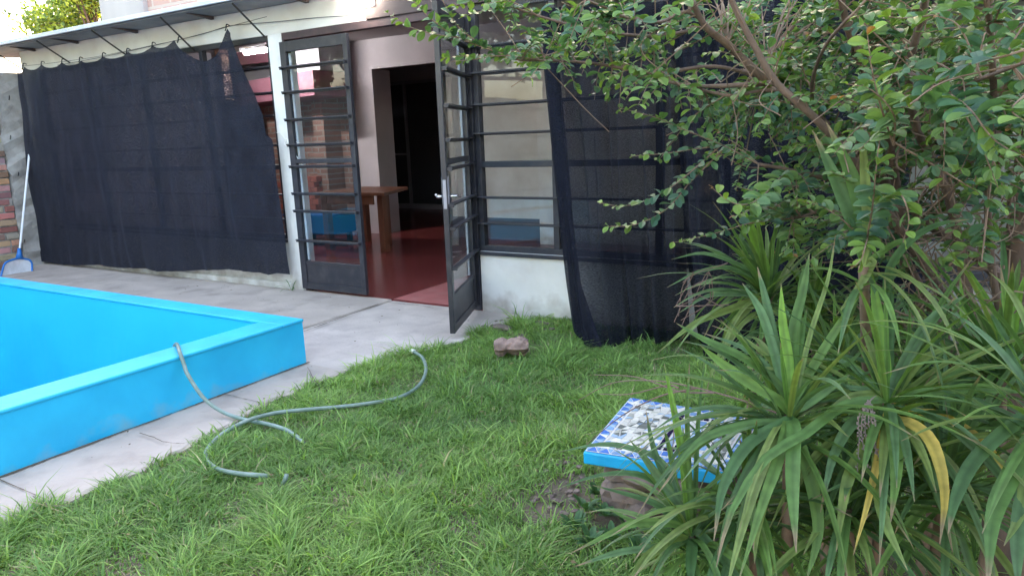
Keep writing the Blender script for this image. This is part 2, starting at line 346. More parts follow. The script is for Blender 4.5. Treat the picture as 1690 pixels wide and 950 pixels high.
BARS = [.73,.941,1.199,1.443,1.664,1.903,2.099]
def window(x0, x1, mull=(), bars=BARS, label=None, zt=WZ1):
    w_ = MB(); fr = .045
    w_.box(x0,.01,WZ0,x0+fr,.07,zt); w_.box(x1-fr,.01,WZ0,x1,.07,zt)
    w_.box(x0+fr,.01,WZ0,x1-fr,.07,WZ0+.045); w_.box(x0+fr,.01,zt-.05,x1-fr,.07,zt)
    for mx in mull: w_.box(mx-.025,.012,WZ0+.045,mx+.025,.068,zt-.05)
    w_.box(x0+fr+.001,.014,1.175,x1-fr-.001,.066,1.222)
    o = w_.build('window', M_frame, house, bevel=.003)
    if label: o['label'] = label
    for z in bars:
        if abs(z-1.199) < .01: continue
        bb = MB(); bb.box(x0+.004,-.03,z-.006,x1-.004,.008,z+.006); bb.box(x0+fr+.002,.02,z-.016,x1-fr-.002,.045,z+.004)
        bb.build('window_bar', M_frame, o, bevel=.002)
    MB().box(x0+fr,.052,WZ0+.04,x1-fr,.056,zt-.05).build('pane', M_glass, o)
    MB().box(x0-.0,-.025,WZ0-.03,x1,.009,WZ0-.002).build('sill', M_frame, o, bevel=.003)
    return o
window(-9.75,-5.592,(-8.7,-7.65,-6.62),[.7,.94,1.199,1.413,1.69,1.90,2.132],'wide barred window mostly hidden by the black cloth')
window(-3.33,-1.30,(-2.62,-1.80),label='barred window beside the open door')
window(-1.06,1.2,(-.35,.40),label='barred window behind the shrub')
# white ledge stuck to the foot of the left wall
MB().box(-9.45,-.03,.0,-5.595,.002,.07).build('plinth', M_white, house, bevel=.01)

# door posts
MB().box(-3.42,-.012,0,-3.335,.07,2.345).build('door_post', M_frame, house, bevel=.003)
MB().box(-5.41,-.006,0,-5.385,.07,2.345).build('door_post', M_rust, house, bevel=.003)
# door leaves: local frame, origin at hinge, ux along width, un outward
def leaf(hx, hy, ux, un, W, label, handle):
    O = V((hx, hy, .035)); ux = V(ux).normalized(); un = V(un).normalized(); up = V((0,0,1)); H = 2.29; t = .038
    b = MB(); st = .07
    def bx(b, u0, u1, n0, n1, z0, z1): b.obox(O+ux*u0+un*n0+up*z0, ux*(u1-u0), un*(n1-n0), up*(z1-z0))
    bx(b,0,st,0,t,0,H); bx(b,W-st*.75,W,0,t,0,H); bx(b,st,W-st*.75,.002,t-.002,H-.09,H); bx(b,st,W-st*.75,.002,t-.002,0,.06)
    bx(b,st,W-st*.75,.006,t-.006,.245,.275); bx(b,st,W-st*.75,.004,t-.004,1.20,1.24)
    o = b.build('door', M_frame, house, bevel=.003); o['label'] = label
    p = MB(); bx(p,st,W-st*.75,.012,t-.014,.06,.245); p.build('kick_panel', M_frame, o)
    g_ = MB(); bx(g_,st,W-st*.75,.016,.020,.275,1.20); bx(g_,st,W-st*.75,.016,.020,1.24,H-.09); g_.build('pane', M_glass, o)
    s_ = MB(); bx(s_,st+.001,st+.024,-.012,.001,.28,H-.1); s_.build('pale_strip', M_fascia, o)  # thin pale strip beside the glass along the hinge-side stile
    for z in (2.065,1.848,1.605,1.375,1.178,.927,.763,.481):
        q = MB(); bx(q,.012,W-.012,t,t+.042,z-.006,z+.006); bx(q,.012,W-.012,t+.001,t+.006,z-.022,z-.006)
        for u in (.012, W-.03): bx(q,u,u+.018,t+.001,t+.036,z-.02,z-.0065)
        q.build('security_bar', M_frame, o, bevel=.0015)
    if handle:
        hz = 1.02-.035
        h = MB(); c = O+ux*(W-.03)+up*hz
        h.tube([c-un*.0, c-un*.05], .009, 8); h.tube(spline([c-un*.045+up*.012, c-un*.055-ux*.005+up*.01, c-un*.06-ux*.05-up*.0, c-un*.06-ux*.10-up*.015], 5), .009, 8)
        h.tube([c+un*t, c+un*(t+.05)], .009, 8); h.tube(spline([c+un*(t+.045), c+un*(t+.06)-ux*.02, c+un*(t+.06)-ux*.10-up*.01], 5), .009, 8)
        h.build('door_handle', mat('handle_chrome', (.7,.7,.72), .25, metal=1), o, smooth=True)
        k = MB(); bx(k,W-.05,W-.012,t,t+.004,.93,1.12); bx(k,W-.05,W-.012,-.004,0,.93,1.12); k.build('lock_plate', M_alu, o)
        k = MB(); bx(k,W-.001,W+.003,.008,.03,.9,1.1); k.build('latch', M_alu, o)
    return o
leaf(-5.40, -.016, (1,0.0,0), (0,-1,0), .83, 'closed left door leaf of glass and black bars', False)
leaf(-3.40, -.03, (.34,-.80,0), (.80,.34,0), .865, 'right door leaf swung open towards the lawn', True)

# wall lamp above the door
lp = thing('wall_lamp', (-4.35,-.03,2.45), 'lit white bulkhead lamp on the wall above the double door', 'lamp')
MB().box(-4.455,-.05,2.505,-4.245,-.015,2.68).build('lamp_back', M_white2, lp, bevel=.01)
MB().box(-4.46,-.11,2.497,-4.24,-.051,2.69).build('diffuser', M_lampglow, lp, bevel=.02)
# thin cable along the facade
b = MB(); pts = [onY(x, y, -.02) for x, y in ((95,108),(180,92),(300,65),(340,55),(375,44),(410,40),(460,36),(520,30),(596,25))]
b.tube(spline(pts, 5), .003, 5); tag(b.build('cable', M_iron), 'thin dark cable strung along the white wall above the windows', 'cable')
# white string on the column
b = MB()
Yc = -.02
b.tube(spline([onY(x, y, Yc) for x, y in ((457,219),(463,221),(468,226),(474,233),(483,233),(495,236))], 5), .004, 5)
b.tube(spline([onY(x, y, Yc-.012) for x, y in ((474,233),(482,242),(488,255),(497,270),(503,274))], 5), .004, 5)
b.tube(spline([onY(x, y, Yc-.008) for x, y in ((472,228),(479,234),(475,242),(470,238),(473,230),(478,238),(476,246))], 5), .004, 5)
tag(b.build('string', M_string), 'white string knotted round the white column by the door', 'string')

# ------------------------------------------------ inside things
tl = thing('ceiling_lamp', (-8,2,2.6), 'lit fluorescent tube under the ceiling behind the torn side of the cloth', 'lamp')
MB().box(-8.42,1.96,2.66,-7.9,2.04,2.70).build('lamp_body', M_white2, tl)
MB().tube([(-8.36,2,2.632),(-7.93,2,2.632)], .026, 10).build('tube', M_tube, tl)
gr = thing('brick_barbecue', (-8.9,3.4,0), 'indoor brick barbecue with pink hood seen through the glass of the door', 'barbecue')
b = MB(); b.box(-11.1,3.45,0,-7.97,3.55,2.4); b.build('brick_back', M_brickin, gr)
b = MB()
for x in (-9.35,-8.35): b.box(x,3.1,0,x+.22,3.449,2.0)
b.build('brick_pillar', M_brickin, gr)
MB().add([(-9.6,2.75,2.02),(-7.9,2.75,2.08),(-7.9,3.44,2.08),(-9.6,3.44,2.02),(-9.6,2.75,2.35),(-7.9,2.75,2.42),(-7.9,3.44,2.42),(-9.6,3.44,2.35)],
      [(0,3,2,1),(4,5,6,7),(0,1,5,4),(1,2,6,5),(2,3,7,6),(3,0,4,7)]).build('hood', M_pink, gr)
MB().box(-8.55,2.9,2.43,-7.9,3.44,2.85).build('hood_top', M_inwall, gr)
b = MB()
for r in range(6):
    for k in range(6):
        if (r in (2, 3)) and k in (1, 3): continue
        x = -9.12+k*.135+(.06 if r % 2 else 0); b.box(x,2.98,.42+r*.085,x+.125,3.09,.42+r*.085+.075)
b.build('brick_lattice', M_redbrick, gr)
ch = thing('chest', (-8.0,2.5,0), 'blue chest on the red floor behind the glass door', 'chest')
MB().box(-8.25,2.3,.16,-7.35,2.8,.40).build('chest_body', M_blue, ch, bevel=.015); MB().box(-8.27,2.28,.402,-7.33,2.82,.44).build('lid', M_blue, ch, bevel=.01)
for _x,_y in ((-8.2,2.34),(-7.46,2.34),(-8.2,2.7),(-7.46,2.7)): MB().box(_x,_y,0,_x+.06,_y+.06,.159).build('foot', M_iron, ch)
tb = thing('table', (-6.8,2.6,0), 'reddish wooden table indoors beyond the double door', 'table')
A_ = onZ(660, 292, .78); 
def tbl():
    x1, y1 = -5.98, 2.15   # near right corner under the table top
    MB().add([(-7.3,2.0,.74),(-6.08,2.0,.74),(-6.48,2.95,.74),(-7.3,2.95,.74),(-7.3,2.0,.78),(-6.08,2.0,.78),(-6.48,2.95,.78),(-7.3,2.95,.78)],
      [(0,3,2,1),(4,5,6,7),(0,1,5,4),(1,2,6,5),(2,3,7,6),(3,0,4,7)]).build('tabletop', M_wood, tb, bevel=.004)
    MB().box(-7.2,2.08,.62,-6.35,2.11,.738).build('apron', M_wood, tb)
    for x, y in ((-6.37,2.18),(-7.25,2.07),(-6.80,2.72),(-7.25,2.8)):
        MB().box(x,y,0,x+.09,y+.09,.738).build('leg', M_wood, tb)
tbl()
tag(MB().obox((-8.35,1.5,2.0),(.12,0,0),(0,.12,0),(-.5,.4,1.0)).build('timber_post', M_timber, house), 'slanting brown timber strut')
MB().box(-9.8,3.0,2.64,-8.6,3.05,2.84).build('pink_beam', M_pink, house)

# ================================================= boundary wall at left
bw = thing('boundary_wall', (-10.2,-1,0), 'rough brick boundary wall with a grey cement post at its end', 'wall')
b = MB(); r = 0; z = -.05
while z < 2.36:
    y = -4.5-(.12 if r % 2 else 0)
    while y < -.36:
        l = rnd(.22,.26); h = .068; d = rnd(-.012,.016); c = random.choice([(.33,.15,.11),(.40,.21,.16),(.26,.12,.10),(.38,.26,.22),(.20,.11,.10)])
        c = tuple(q*rnd(.8,1.2) for q in c); y1 = min(y+l, -.34)
        if y1-y > .04: b.box(-10.36, y, z, -10.15+d, y1, z+h, c)
        y += l+rnd(.012,.025)
    z += .085; r += 1
b.build('brickwork', M_brick, bw, bevel=.006)
MB().box(-10.35,-12,-.1,-10.165,-.34,2.36).build('mortar', M_cement, bw)
b = MB(); n = 26; vs = []; fs = []
for i in range(n+1):
    z = -.1+2.5*i/n
    for (x, y) in ((-10.37,-.33),(-10.13,-.33),(-10.12,-.17),(-10.11,-.001),(-10.37,-.001)):
        vs.append((x+(rnd(-.018,.018) if x > -10.3 else 0), y+(rnd(-.03,.03) if (y < -.1) else 0), z))
for i in range(n):
    for k in range(5): fs.append((i*5+k, i*5+(k+1)%5, (i+1)*5+(k+1)%5, (i+1)*5+k))
fs += [(4,3,2,1,0), tuple(n*5+k for k in range(5))]
b.add(vs, fs).build('cement_post', M_cement, bw)
b = MB()
for (x, y) in ((15,165),(30,290),(40,400),(17,230)):
    p = onX(x, y, -10.12); b.tube([p, p+V((.06,-.02,.02)), p+V((.09,-.03,.045))], .006, 5)
b.build('iron_stub', M_iron, bw)

# ================================================= background
cb_ = thing('concrete_tower', (-14.2,4.3,0), 'weathered grey concrete block rising behind the roof at top left', 'building')
MB().box(-14.95,4,0,-13.52,6.5,7).build('concrete_wall', M_concbg, cb_, bevel=.02)
bb_ = thing('brick_parapet', (-12.8,4.3,0), 'pale pink brick wall behind the roof beside the concrete block', 'wall')
MB().box(-13.518,4.1,0,-12.05,6.3,7).build('brickwork', M_brickbg, bb_); MB().box(-13.5,4.03,3.70,-12.0,4.098,3.83).build('ledge', M_concbg, bb_)

def bgtree(name, label, base, top, rad, nleaf, cols, seed, ls=1):
    R_ = random.Random(seed); t = thing(name, base, label, 'tree', 'trees beyond the roof')
    b = MB(); base = V(base); top = V(top)
    b.tube(spline([base, base.lerp(top,.4)+V((.1,.1,0)), base.lerp(top,.75)], 5), [.22-.012*i for i in range(11)], 8)
    ctr = [top+V((R_.gauss(0,rad*.5), R_.gauss(0,rad*.4), R_.gauss(0,rad*.45))) for _ in range(26)]
    for c in ctr: b.tube(spline([base.lerp(top,R_.uniform(.45,.75)), base.lerp(top,.75).lerp(c,.5)+V((0,0,.2)), c],4), [.05-.005*i for i in range(9)], 5)
    b.build('trunk', M_bark, t, smooth=True)
    b = MB()
    for _ in range(nleaf):
        c = R_.choice(ctr); p = c+V((R_.gauss(0,rad*.2),R_.gauss(0,rad*.2),R_.gauss(0,rad*.17)))
        u = V((R_.gauss(0,1),R_.gauss(0,1),R_.gauss(0,1))).normalized(); v = u.cross(V((R_.gauss(0,1),R_.gauss(0,1),R_.gauss(0,1)))).normalized()
        s = R_.uniform(.05,.11)*ls; cc = R_.choice(cols); k = R_.uniform(.8,1.25)
        b.add([p-u*s, p+v*s*.5, p+u*s, p-v*s*.5], [(0,1,2,3)], tuple(q*k for q in cc))
    b.build('crown', M_leaf, t)
G1 = [(.30,.36,.05),(.38,.42,.06),(.16,.24,.05),(.12,.18,.07)]
bgtree('leafy_tree', 'yellow-green sunlit tree left of the concrete block', (-23,9,0), (-24.3,9.2,6.3), 1.6, 12000, G1, 3)
bgtree('leafy_tree', 'darker tree tip showing between brick wall and roof', (-17.5,10,0), (-17.3,10,6.3), .9, 4500, [(.14,.22,.05),(.1,.16,.06),(.25,.3,.06)], 5)

# yard walls behind the camera; unseen trees added to darken reflections and skylight
rw = MB().box(4.2,-12,-.1,4.4,.0,2.3).build('garden_wall', M_cement); tag(rw, 'grey rendered garden wall on the right side of the yard', 'wall')
rw = MB().box(-10.3,-12.2,-.1,4.4,-12.001,2.3).build('garden_wall', M_cement); tag(rw, 'grey rendered garden wall at the far end of the yard', 'wall')
for i, (x, y, h_) in enumerate(((-15,-10,5.2),(-11,-15,5.8),(-6,-15,5.0),(-1,-15,5.6),(7,-9,5.2),(-18,-4,4.6),(-14,-4.5,3.8))):
    bgtree('reflection_tree', ('unseen green tree added beyond the left wall for reflections','unseen green tree added at the far left corner for reflections','unseen tree added behind the far garden wall for reflections','tall unseen tree added past the far garden wall for reflections','unseen green tree added beyond the right garden wall for reflections','unseen green tree added a long way left of the pool for reflections','low unseen tree added just beyond the brick wall for reflections')[i], (x,y,0), (x+.2,y,h_), 2.6, 2600, [(.07,.14,.05),(.1,.18,.06)], 40+i, 2.6)
# ================================================= pool
pool = thing('swimming_pool', (-6.3,-4,0), 'raised rectangular swimming pool painted bright turquoise blue', 'pool')
WR, WF, PD = .20, .16, -.95
ix0, ix1, iy0, iy1 = PX0+.2, PX1-WR, PY0+.2, PY1-WF; RZ = .30
b = MB()
def wob(a, s): return .006*math.sin(a*3.1+s)+.003*math.sin(a*9.3+s*2)
def wallstrip(p0, p1, nrm, z0, z1, s):     # vertical sheet, slightly wavy
    n = 50; vs = []; fs = []; nz = 4
    for i in range(n+1):
        for j in range(nz+1):
            t = i/n; x = p0[0]+(p1[0]-p0[0])*t; y = p0[1]+(p1[1]-p0[1])*t
            z = z0+(z1-z0)*j/nz; k = wob(x+y, s+j) if 0 < i < n and j < nz else 0
            vs.append((x+nrm[0]*k, y+nrm[1]*k, z+(wob(x+y, s)*.5 if j == nz and 0<i<n else 0)))
    for i in range(n):
        for j in range(nz): a = i*(nz+1)+j; fs.append((a, a+nz+1, a+nz+2, a+1))
    return vs, fs
for a in (((PX1,PY0),(PX1,PY1),(1,0),-.1,RZ-.012,1), ((PX1,PY1),(PX0,PY1),(0,1),-.1,RZ-.012,2), ((PX0,PY1),(PX0,PY0),(-1,0),-.1,RZ-.012,3), ((PX0,PY0),(PX1,PY0),(0,-1),-.1,RZ-.012,4)):
    b.add(*wallstrip(*a))
b.build('outer_wall', M_pool, pool, smooth=True)
b = MB()
for a in (((ix1,iy1),(ix1,iy0),(-1,0),PD,RZ-.012,5), ((ix0,iy1),(ix1,iy1),(0,-1),PD,RZ-.012,6), ((ix0,iy0),(ix0,iy1),(1,0),PD,RZ-.012,7), ((ix1,iy0),(ix0,iy0),(0,1),PD,RZ-.012,8)):
    b.add(*wallstrip(*a))
b.add([(ix0-.01,iy0-.01,PD+.01),(ix1+.01,iy0-.01,PD+.01),(ix1+.01,iy1+.01,PD+.01),(ix0-.01,iy1+.01,PD+.01)],[(0,1,2,3)])
b.build('basin', M_basin, pool, smooth=False)
e = .008
b = MB()
b.box(PX0-e,iy1-e,RZ-.022,PX1+e,PY1+e,RZ); b.box(PX0-e,PY0-e,RZ-.022,PX1+e,iy0+e,RZ)
b.box(ix1-e,iy0+e,RZ-.022,PX1+e,iy1-e,RZ); b.box(PX0-e,iy0+e,RZ-.022,ix0+e,iy1-e,RZ)
b.build('rim', M_pool, pool, bevel=.009)
wm = mat('water', (.02,.12,.17), .05, spec=.5, bump=.05, bscale=6)
tag(MB().add([(ix0,iy0,-.86),(ix1,iy0,-.86),(ix1,iy1,-.86),(ix0,iy1,-.86)],[(0,1,2,3)]).build('water', wm), kind='structure')

# ================================================= pool net
nb = onX(28,470,-9.65); nb.z = .02
pn = thing('pool_net', nb, 'blue-framed pool leaf net with long white pole leaning on the brick wall', 'pool net')
Xn = -9.7
hub = onX(32,418,Xn); tp = onX(53,208,-10.06)
MB().tube(spline([hub, hub.lerp(tp,.5), tp], 6), .013, 8).build('pole', M_pole, pn, smooth=True)
fpts = [onX(x, y, Xn+o) for x, y, o in ((32,426,0),(22,428,.01),(9,434,.02),(4,446,.04),(0,466,.07),(2,478,.09),(20,484,.1),(42,480,.09),(51,462,.06),(53,440,.02),(50,430,.01),(40,427,0))]
fp = spline(fpts+[fpts[0]], 5)
MB().tube(fp, .012, 8, cap=False).build('hoop', M_netblue, pn, smooth=True)
cen = sum(fp, V((0,0,0)))/len(fp)+V((-.03,0,0))
MB().add([cen]+fp, [(0,i,i+1) for i in range(1,len(fp))]).build('net', M_netmesh, pn, smooth=True)
MB().tube([hub.lerp(tp,.02)+V((0,0,.03)), hub, fpts[0]], [.02,.028,.045], 8).build('socket', M_netblue, pn, smooth=True)

# ================================================= shade cloths
def interp(poly, t):
    L = [0]
    for a, b_ in zip(poly, poly[1:]): L.append(L[-1]+math.dist(a, b_))
    s = t*L[-1]
    for i in range(len(poly)-1):
        if s <= L[i+1] or i == len(poly)-2:
            k = (s-L[i])/(L[i+1]-L[i]); return (poly[i][0]+(poly[i+1][0]-poly[i][0])*k, poly[i][1]+(poly[i+1][1]-poly[i][1])*k)
def interpx(poly, t):           # by x fraction
    x = poly[0][0]+(poly[-1][0]-poly[0][0])*t
    for a, b_ in zip(poly, poly[1:]):
        if x <= b_[0] or b_ is poly[-1]:
            k = (x-a[0])/(b_[0]-a[0]); return (x, a[1]+(b_[1]-a[1])*k)
def cloth(name, top, bot, lef, rig, Yf, fold, m_, label, cat='shade cloth', nu=150, nv=60, group=None, parent=None):
    P00, P10, P01, P11 = top[0], top[-1], bot[0], bot[-1]; vs = []; fs = []
    for j in range(nv+1):
        v = j/nv; l = interp(lef, v); r = interp(rig, v)
        for i in range(nu+1):
            u = i/nu; tt = interpx(top, u); bb = interpx(bot, u)
            x = (1-v)*tt[0]+v*bb[0]+(1-u)*l[0]+u*r[0]-((1-u)*(1-v)*P00[0]+u*(1-v)*P10[0]+(1-u)*v*P01[0]+u*v*P11[0])
            y = (1-v)*tt[1]+v*bb[1]+(1-u)*l[1]+u*r[1]-((1-u)*(1-v)*P00[1]+u*(1-v)*P10[1]+(1-u)*v*P01[1]+u*v*P11[1])
            p = onY(x, y, Yf(u, v)); p.y += fold(u, v, x, y); vs.append(p)
    for j in range(nv):
        for i in range(nu): a = j*(nu+1)+i; fs.append((a, a+nu+1, a+nu+2, a+1))
    mb = MB().add(vs, fs)
    o = mb.build(name, m_, parent, smooth=True, origin=None)
    if parent is None: tag(o, label, cat, group)
    return o
hooks = [(28,117),(40,110),(70,107),(104,103),(133,100),(171,93),(211,86),(253,76),(296,67),(375,47)]
top = []
for a, b_ in zip(hooks, hooks[1:]):
    sag = 7 if b_[0] < 300 else 0
    if b_[0] > 300:
        top += [a,(300,74),(308,84),(318,92),(330,98),(340,102),(347,102),(353,98),(360,85),(367,68),(371,55)]
    else:
        for k in range(8):
            t = k/8; top.append((a[0]+(b_[0]-a[0])*t, a[1]+(b_[1]-a[1])*t + sag*(math.sin(math.pi*t)**.6 if t > 0 else 0)))
top += [(375,47)]
bot = [(70,431),(85,434),(101,436),(130,438),(160,437),(185,441),(202,442),(240,443),(262,447),(303,447),(340,446),(379,444),(400,448),(429,449),(445,453),(460,450),(478,453)]
lef = [(28,117),(33,150),(39,200),(45,260),(53,320),(60,360),(66,405),(70,431)]
rig = [(375,47),(383,55),(384,62),(398,100),(410,128),(425,160),(437,190),(441,222),(450,230),(455,270),(461,320),(469,390),(478,453)]
hx = [(h[0]-28)/(375-28) for h in hooks]
from mathutils import noise as mno
def foldL(u, v, x, y):
    d = 0
    for i, h in enumerate(hx):
        k = (u-h-.01*math.sin(i*5)*v)/(.014+.06*v); d -= (.0 if i < 2 else .036)*math.exp(-k*k)*math.exp(-v*(4.5+2*math.sin(i*3)))*(1-math.exp(-v*30))
    a = .35+.65*min(1, v*1.2)
    d += .055*a*mno.noise(V((u*7+.5*math.sin(v*3), v*.9, 3.1)))+.026*a*mno.noise(V((u*19+v, v*1.6, 7.7)))+.010*mno.noise(V((u*44, v*5, 1.7)))+.016*mno.noise(V((u*5, v*7, 9.2)))
    if v > .8: d += .02*(v-.8)/.2*mno.noise(V((u*40, 2.0, 5.5)))
    dd = ((x-345)-(y-100)*.45); d -= .035*math.exp(-(dd/16)**2)*max(0, 1-v*1.6) if y > 95 else 0
    dd2 = ((x-300)-(y-75)*.62); d -= .045*math.exp(-(dd2/20)**2)*max(0, 1-v*1.3)
    dd3 = ((x-296)-(y-68)*.33); d -= .022*math.exp(-(dd3/14)**2)*max(0, 1-v*1.1)
    return d - .02*math.sin(v*3.1)
clothL = cloth('shade_cloth', top, bot, lef, rig, lambda u, v: -.13, foldL, M_cloth, 'wide black shade cloth hung by its scalloped top in front of the left window', nu=260, nv=110)
for h in hooks[1:]:
    p = onY(h[0], h[1]-1, -.13)
    MB().tube(spline([p+V((-.02,-.012,-.028)), p+V((0,-.014,-.004)), p+V((0,-.012,.01)), p+V((0,.0,.03)), p+V((0,.03,.02))], 4), .0055, 5).build('tie', M_cloth, clothL)
wire = [onY(x, y, -.12) for x, y in ((10,109),(40,109),(104,102),(171,92),(253,75),(296,66),(375,45),(440,28))]
tag(MB().tube(spline(wire, 4), .0025, 5).build('wire', M_iron), 'thin wire that carries the left black cloth', 'wire')

GR = 'black shade cloths hung over the right windows'
# right-hand cloth 1
def foldR(u, v, x, y):
    return .042*math.sin(u*31+.8*math.sin(v*3))*(.35+.65*v) + .024*math.sin(u*64+v*2+math.sin(u*13)) + .03*math.exp(-((u-.16-.03*v)/.03)**2)*-1.6*(.3+v) + .012*math.sin(v*11+u*9)
c1 = cloth('shade_cloth', [(893,15),(1005,8),(1118,0)], [(946,543),(958,552),(975,568),(1000,573),(1030,568),(1070,563),(1100,567),(1128,560),(1140,562)],
      [(893,15),(897,110),(903,170),(912,260),(922,360),(935,470),(946,543)], [(1118,0),(1121,100),(1124,200),(1128,330),(1134,450),(1140,562)],
      lambda u, v: -.06-.10*v-(.30*math.exp(-((u-.25)/.25)**2)+.12)*v**1.6, foldR, M_cloth2, 'thin see-through black cloth hanging to the grass beside the open door', group=GR)
# its doubled left hem
cloth('hem', [(893,15),(905,14),(917,13)], [(946,543),(965,560),(995,572)], [(893,15),(897,110),(903,170),(912,260),(922,360),(935,470),(946,543)],
      [(917,13),(925,130),(938,260),(946,360),(960,470),(995,572)], lambda u, v: -.085-.10*v-(.30*math.exp(-((u*.2-.25)/.25)**2)+.12)*v**1.6,
      lambda u, v, x, y: -.03*math.sin(u*math.pi)-.02*math.sin(u*9)*v, M_cloth3, None, nu=24, nv=60, parent=c1)
c2 = cloth('shade_cloth', [(1112,0),(1200,-8),(1300,-16)], [(1150,566),(1163,590),(1180,600),(1220,604),(1260,606),(1310,612)], [(1112,0),(1118,200),(1128,400),(1150,566)], [(1300,-16),(1305,200),(1308,400),(1310,612)],
      lambda u, v: -.12-.12*v-.32*v**1.5, lambda u, v, x, y: .05*math.sin(u*26+v)*(.4+.6*v)+.02*math.sin(u*60), M_cloth3, 'dense black cloth hanging between the thin cloth and the strap-leaved plants', group=GR)
c3 = cloth('shade_cloth', [(1290,-14),(1400,-24),(1540,-40)], [(1300,610),(1400,615),(1545,600)], [(1290,-14),(1295,300),(1300,610)], [(1540,-40),(1538,150),(1500,300),(1545,600)],
      lambda u, v: -.10-.15*v, lambda u, v, x, y: .05*math.sin(u*30+v)*(.4+.6*v), M_cloth3, 'black cloth behind the shrub branches at the right end of the facade', group=GR)

# ================================================= hose
def gz(x, y, up=.018): return V((x, y, max(hgt(x, y), -.03)+up+.02))
P = lambda x, y, z=.012: onZ(x, y, z)
h1 = [V((-4.05,-2.98,-.30)), V((-3.93,-2.94,.05)), V((-3.84,-2.86,.30)), at(290,568,1)*0+onZ(291,568,.318), onZ(300,590,.31)]
h1 = [onY(283,640,-2.6)*0+V((-4.02,-2.55,-.45)), V((-3.90,-2.50,.0)), onZ(287,571,.318)+V((-.03,0,-.01)), onZ(291,566,.325), onX(300,590,-3.575), onX(318,630,-3.52)]
h1 = [V((-4.02,-2.42,-.45)), V((-3.90,-2.42,.0)), V((-3.835,-2.42,.285)), V((-3.79,-2.43,.325)), V((-3.66,-2.45,.325))]
_a = onZ(304,600,.25)
seg = [onX(300,588,-3.56), onX(310,618,-3.50), onZ(335,655,.10), onZ(365,678,.03), onZ(400,691,.012), onZ(440,699,.012), onZ(470,708,.01), onZ(490,720,.01), onZ(501,731,.0)]
def hose(name, pts, label):
    t = thing(name, pts[len(pts)//2], label, 'hose', 'garden hoses')
    MB().tube(spline(pts, 8), .0108, 10).build('hose_tube', M_hose, t, smooth=True); return t
top_ = onZ(290,568,.315)
ya = top_.y
hose('hose', [V((-3.98,ya-.02,-.45)), V((-3.87,ya-.01,.0)), V((-3.815,ya,.26)), V((-3.775,ya+.0,.318)), onZ(297,582,.316)]+[onX(304,602,-3.553)]+seg[1:],
     'grey-green hose hanging over the pool rim and across the path')
h2 = hose('hose', [onZ(683,580,.02), onZ(697,590,.02), onZ(703,610,.02), onZ(692,635,.005), onZ(660,655,.005), onZ(610,665,.005), onZ(560,671,.005), onZ(500,676,.02), onZ(450,682,.025), onZ(405,695,.042), onZ(365,717,.02), onZ(342,742,.015), onZ(342,760,.01), onZ(362,774,.01), onZ(395,781,.005), onZ(430,784,.0), onZ(450,786,-.02)],
     'grey-green hose curling in a loop over lawn and path edge')
e0 = onZ(683,580,.02); MB().tube([e0+V((-.03,.01,.0)), e0+V((.005,0,0))], [.014,.016], 10).build('connector', M_white2, h2)
h3 = thing('hose', onZ(470,795,0), 'short white-tipped hose end poking from the grass', 'hose', 'garden hoses')
MB().tube([onZ(466,800,.0), onZ(471,790,.03), onZ(473,783,.05)], [.008,.010,.010], 8).build('hose_tube', M_hose, h3, smooth=True)

# ================================================= mosaic stool
Z = .28
c_fl, c_bl, c_fr, c_br = V((-1.104,-2.665,Z)), V((-1.165,-2.075,Z)), V((-.585,-2.60,Z)), V((-.60,-2.07,Z))
st = thing('mosaic_table', (-.88,-2.35,0), 'low square table with blue and white mosaic top on a rough stone base', 'table')
b = MB(); th = .05
b.add([p+V((0,0,-th)) for p in (c_fl,c_fr,c_br,c_bl)]+[p+V((0,0,-.003)) for p in (c_fl,c_fr,c_br,c_bl)], [(3,2,1,0),(0,1,5,4),(1,2,6,5),(2,3,7,6),(3,0,4,7),(4,5,6,7)])
b.build('slab', M_cyan, st, bevel=.006)
def S(u, v, z=0): return (c_fl*(1-u)*(1-v)+c_fr*u*(1-v)+c_bl*(1-u)*v+c_br*u*v)+V((0,0,z))
b = MB(); i_ = .012
b.add([S(i_,i_,.0),S(1-i_,i_,.0),S(1-i_,1-i_,.0),S(i_,1-i_,.0)],[(0,1,2,3)]); b.build('grout', M_grout, st)
BL=(.09,.20,.55); LB=(.24,.40,.68); NV=(.02,.012,.06); WH=(.76,.74,.68); GY=(.20,.21,.19); PB=(.38,.50,.66)
b = MB()
def poly(pts, c, sh=.86):
    n = len(pts); cx = sum(p[0] for p in pts)/n; cy = sum(p[1] for p in pts)/n; k = rnd(.85,1.15)
    q = [(cx+(p[0]-cx)*sh, cy+(p[1]-cy)*sh) for p in pts]; c = tuple(min(1, a*k) for a in c)
    dz = rnd(.002,.0035)
    vs = [S(x, y, dz) for x, y in q]+[S(x, y, 0.0) for x, y in q]
    b.add(vs, [tuple(range(n))]+[(i,i+n,(i+1)%n+n,(i+1)%n) for i in range(n)], c)
N_ = 11; bw_ = .085
for side in range(4):
    for k in range(N_):
        s0 = .015+k*(.97/N_); s1 = s0+.97/N_; mid = (s0+s1)/2
        tri = [((s0,.015),(s1,.015),(mid,bw_)), ((mid,bw_),(s1,.015),(s1,bw_)) , ((s0,.015),(mid,bw_),(s0,bw_))]
        for q, cc in zip(tri, (random.choice([BL,LB,BL]), LB, random.choice([WH,PB]))):
            def rot(p):
                u, v = p
                return [(u,v),(1-v,u),(1-u,1-v),(v,1-u)][side]
            if side in (0,2) or (k not in (0, N_-1)): poly([rot(p) for p in q], cc, .8)
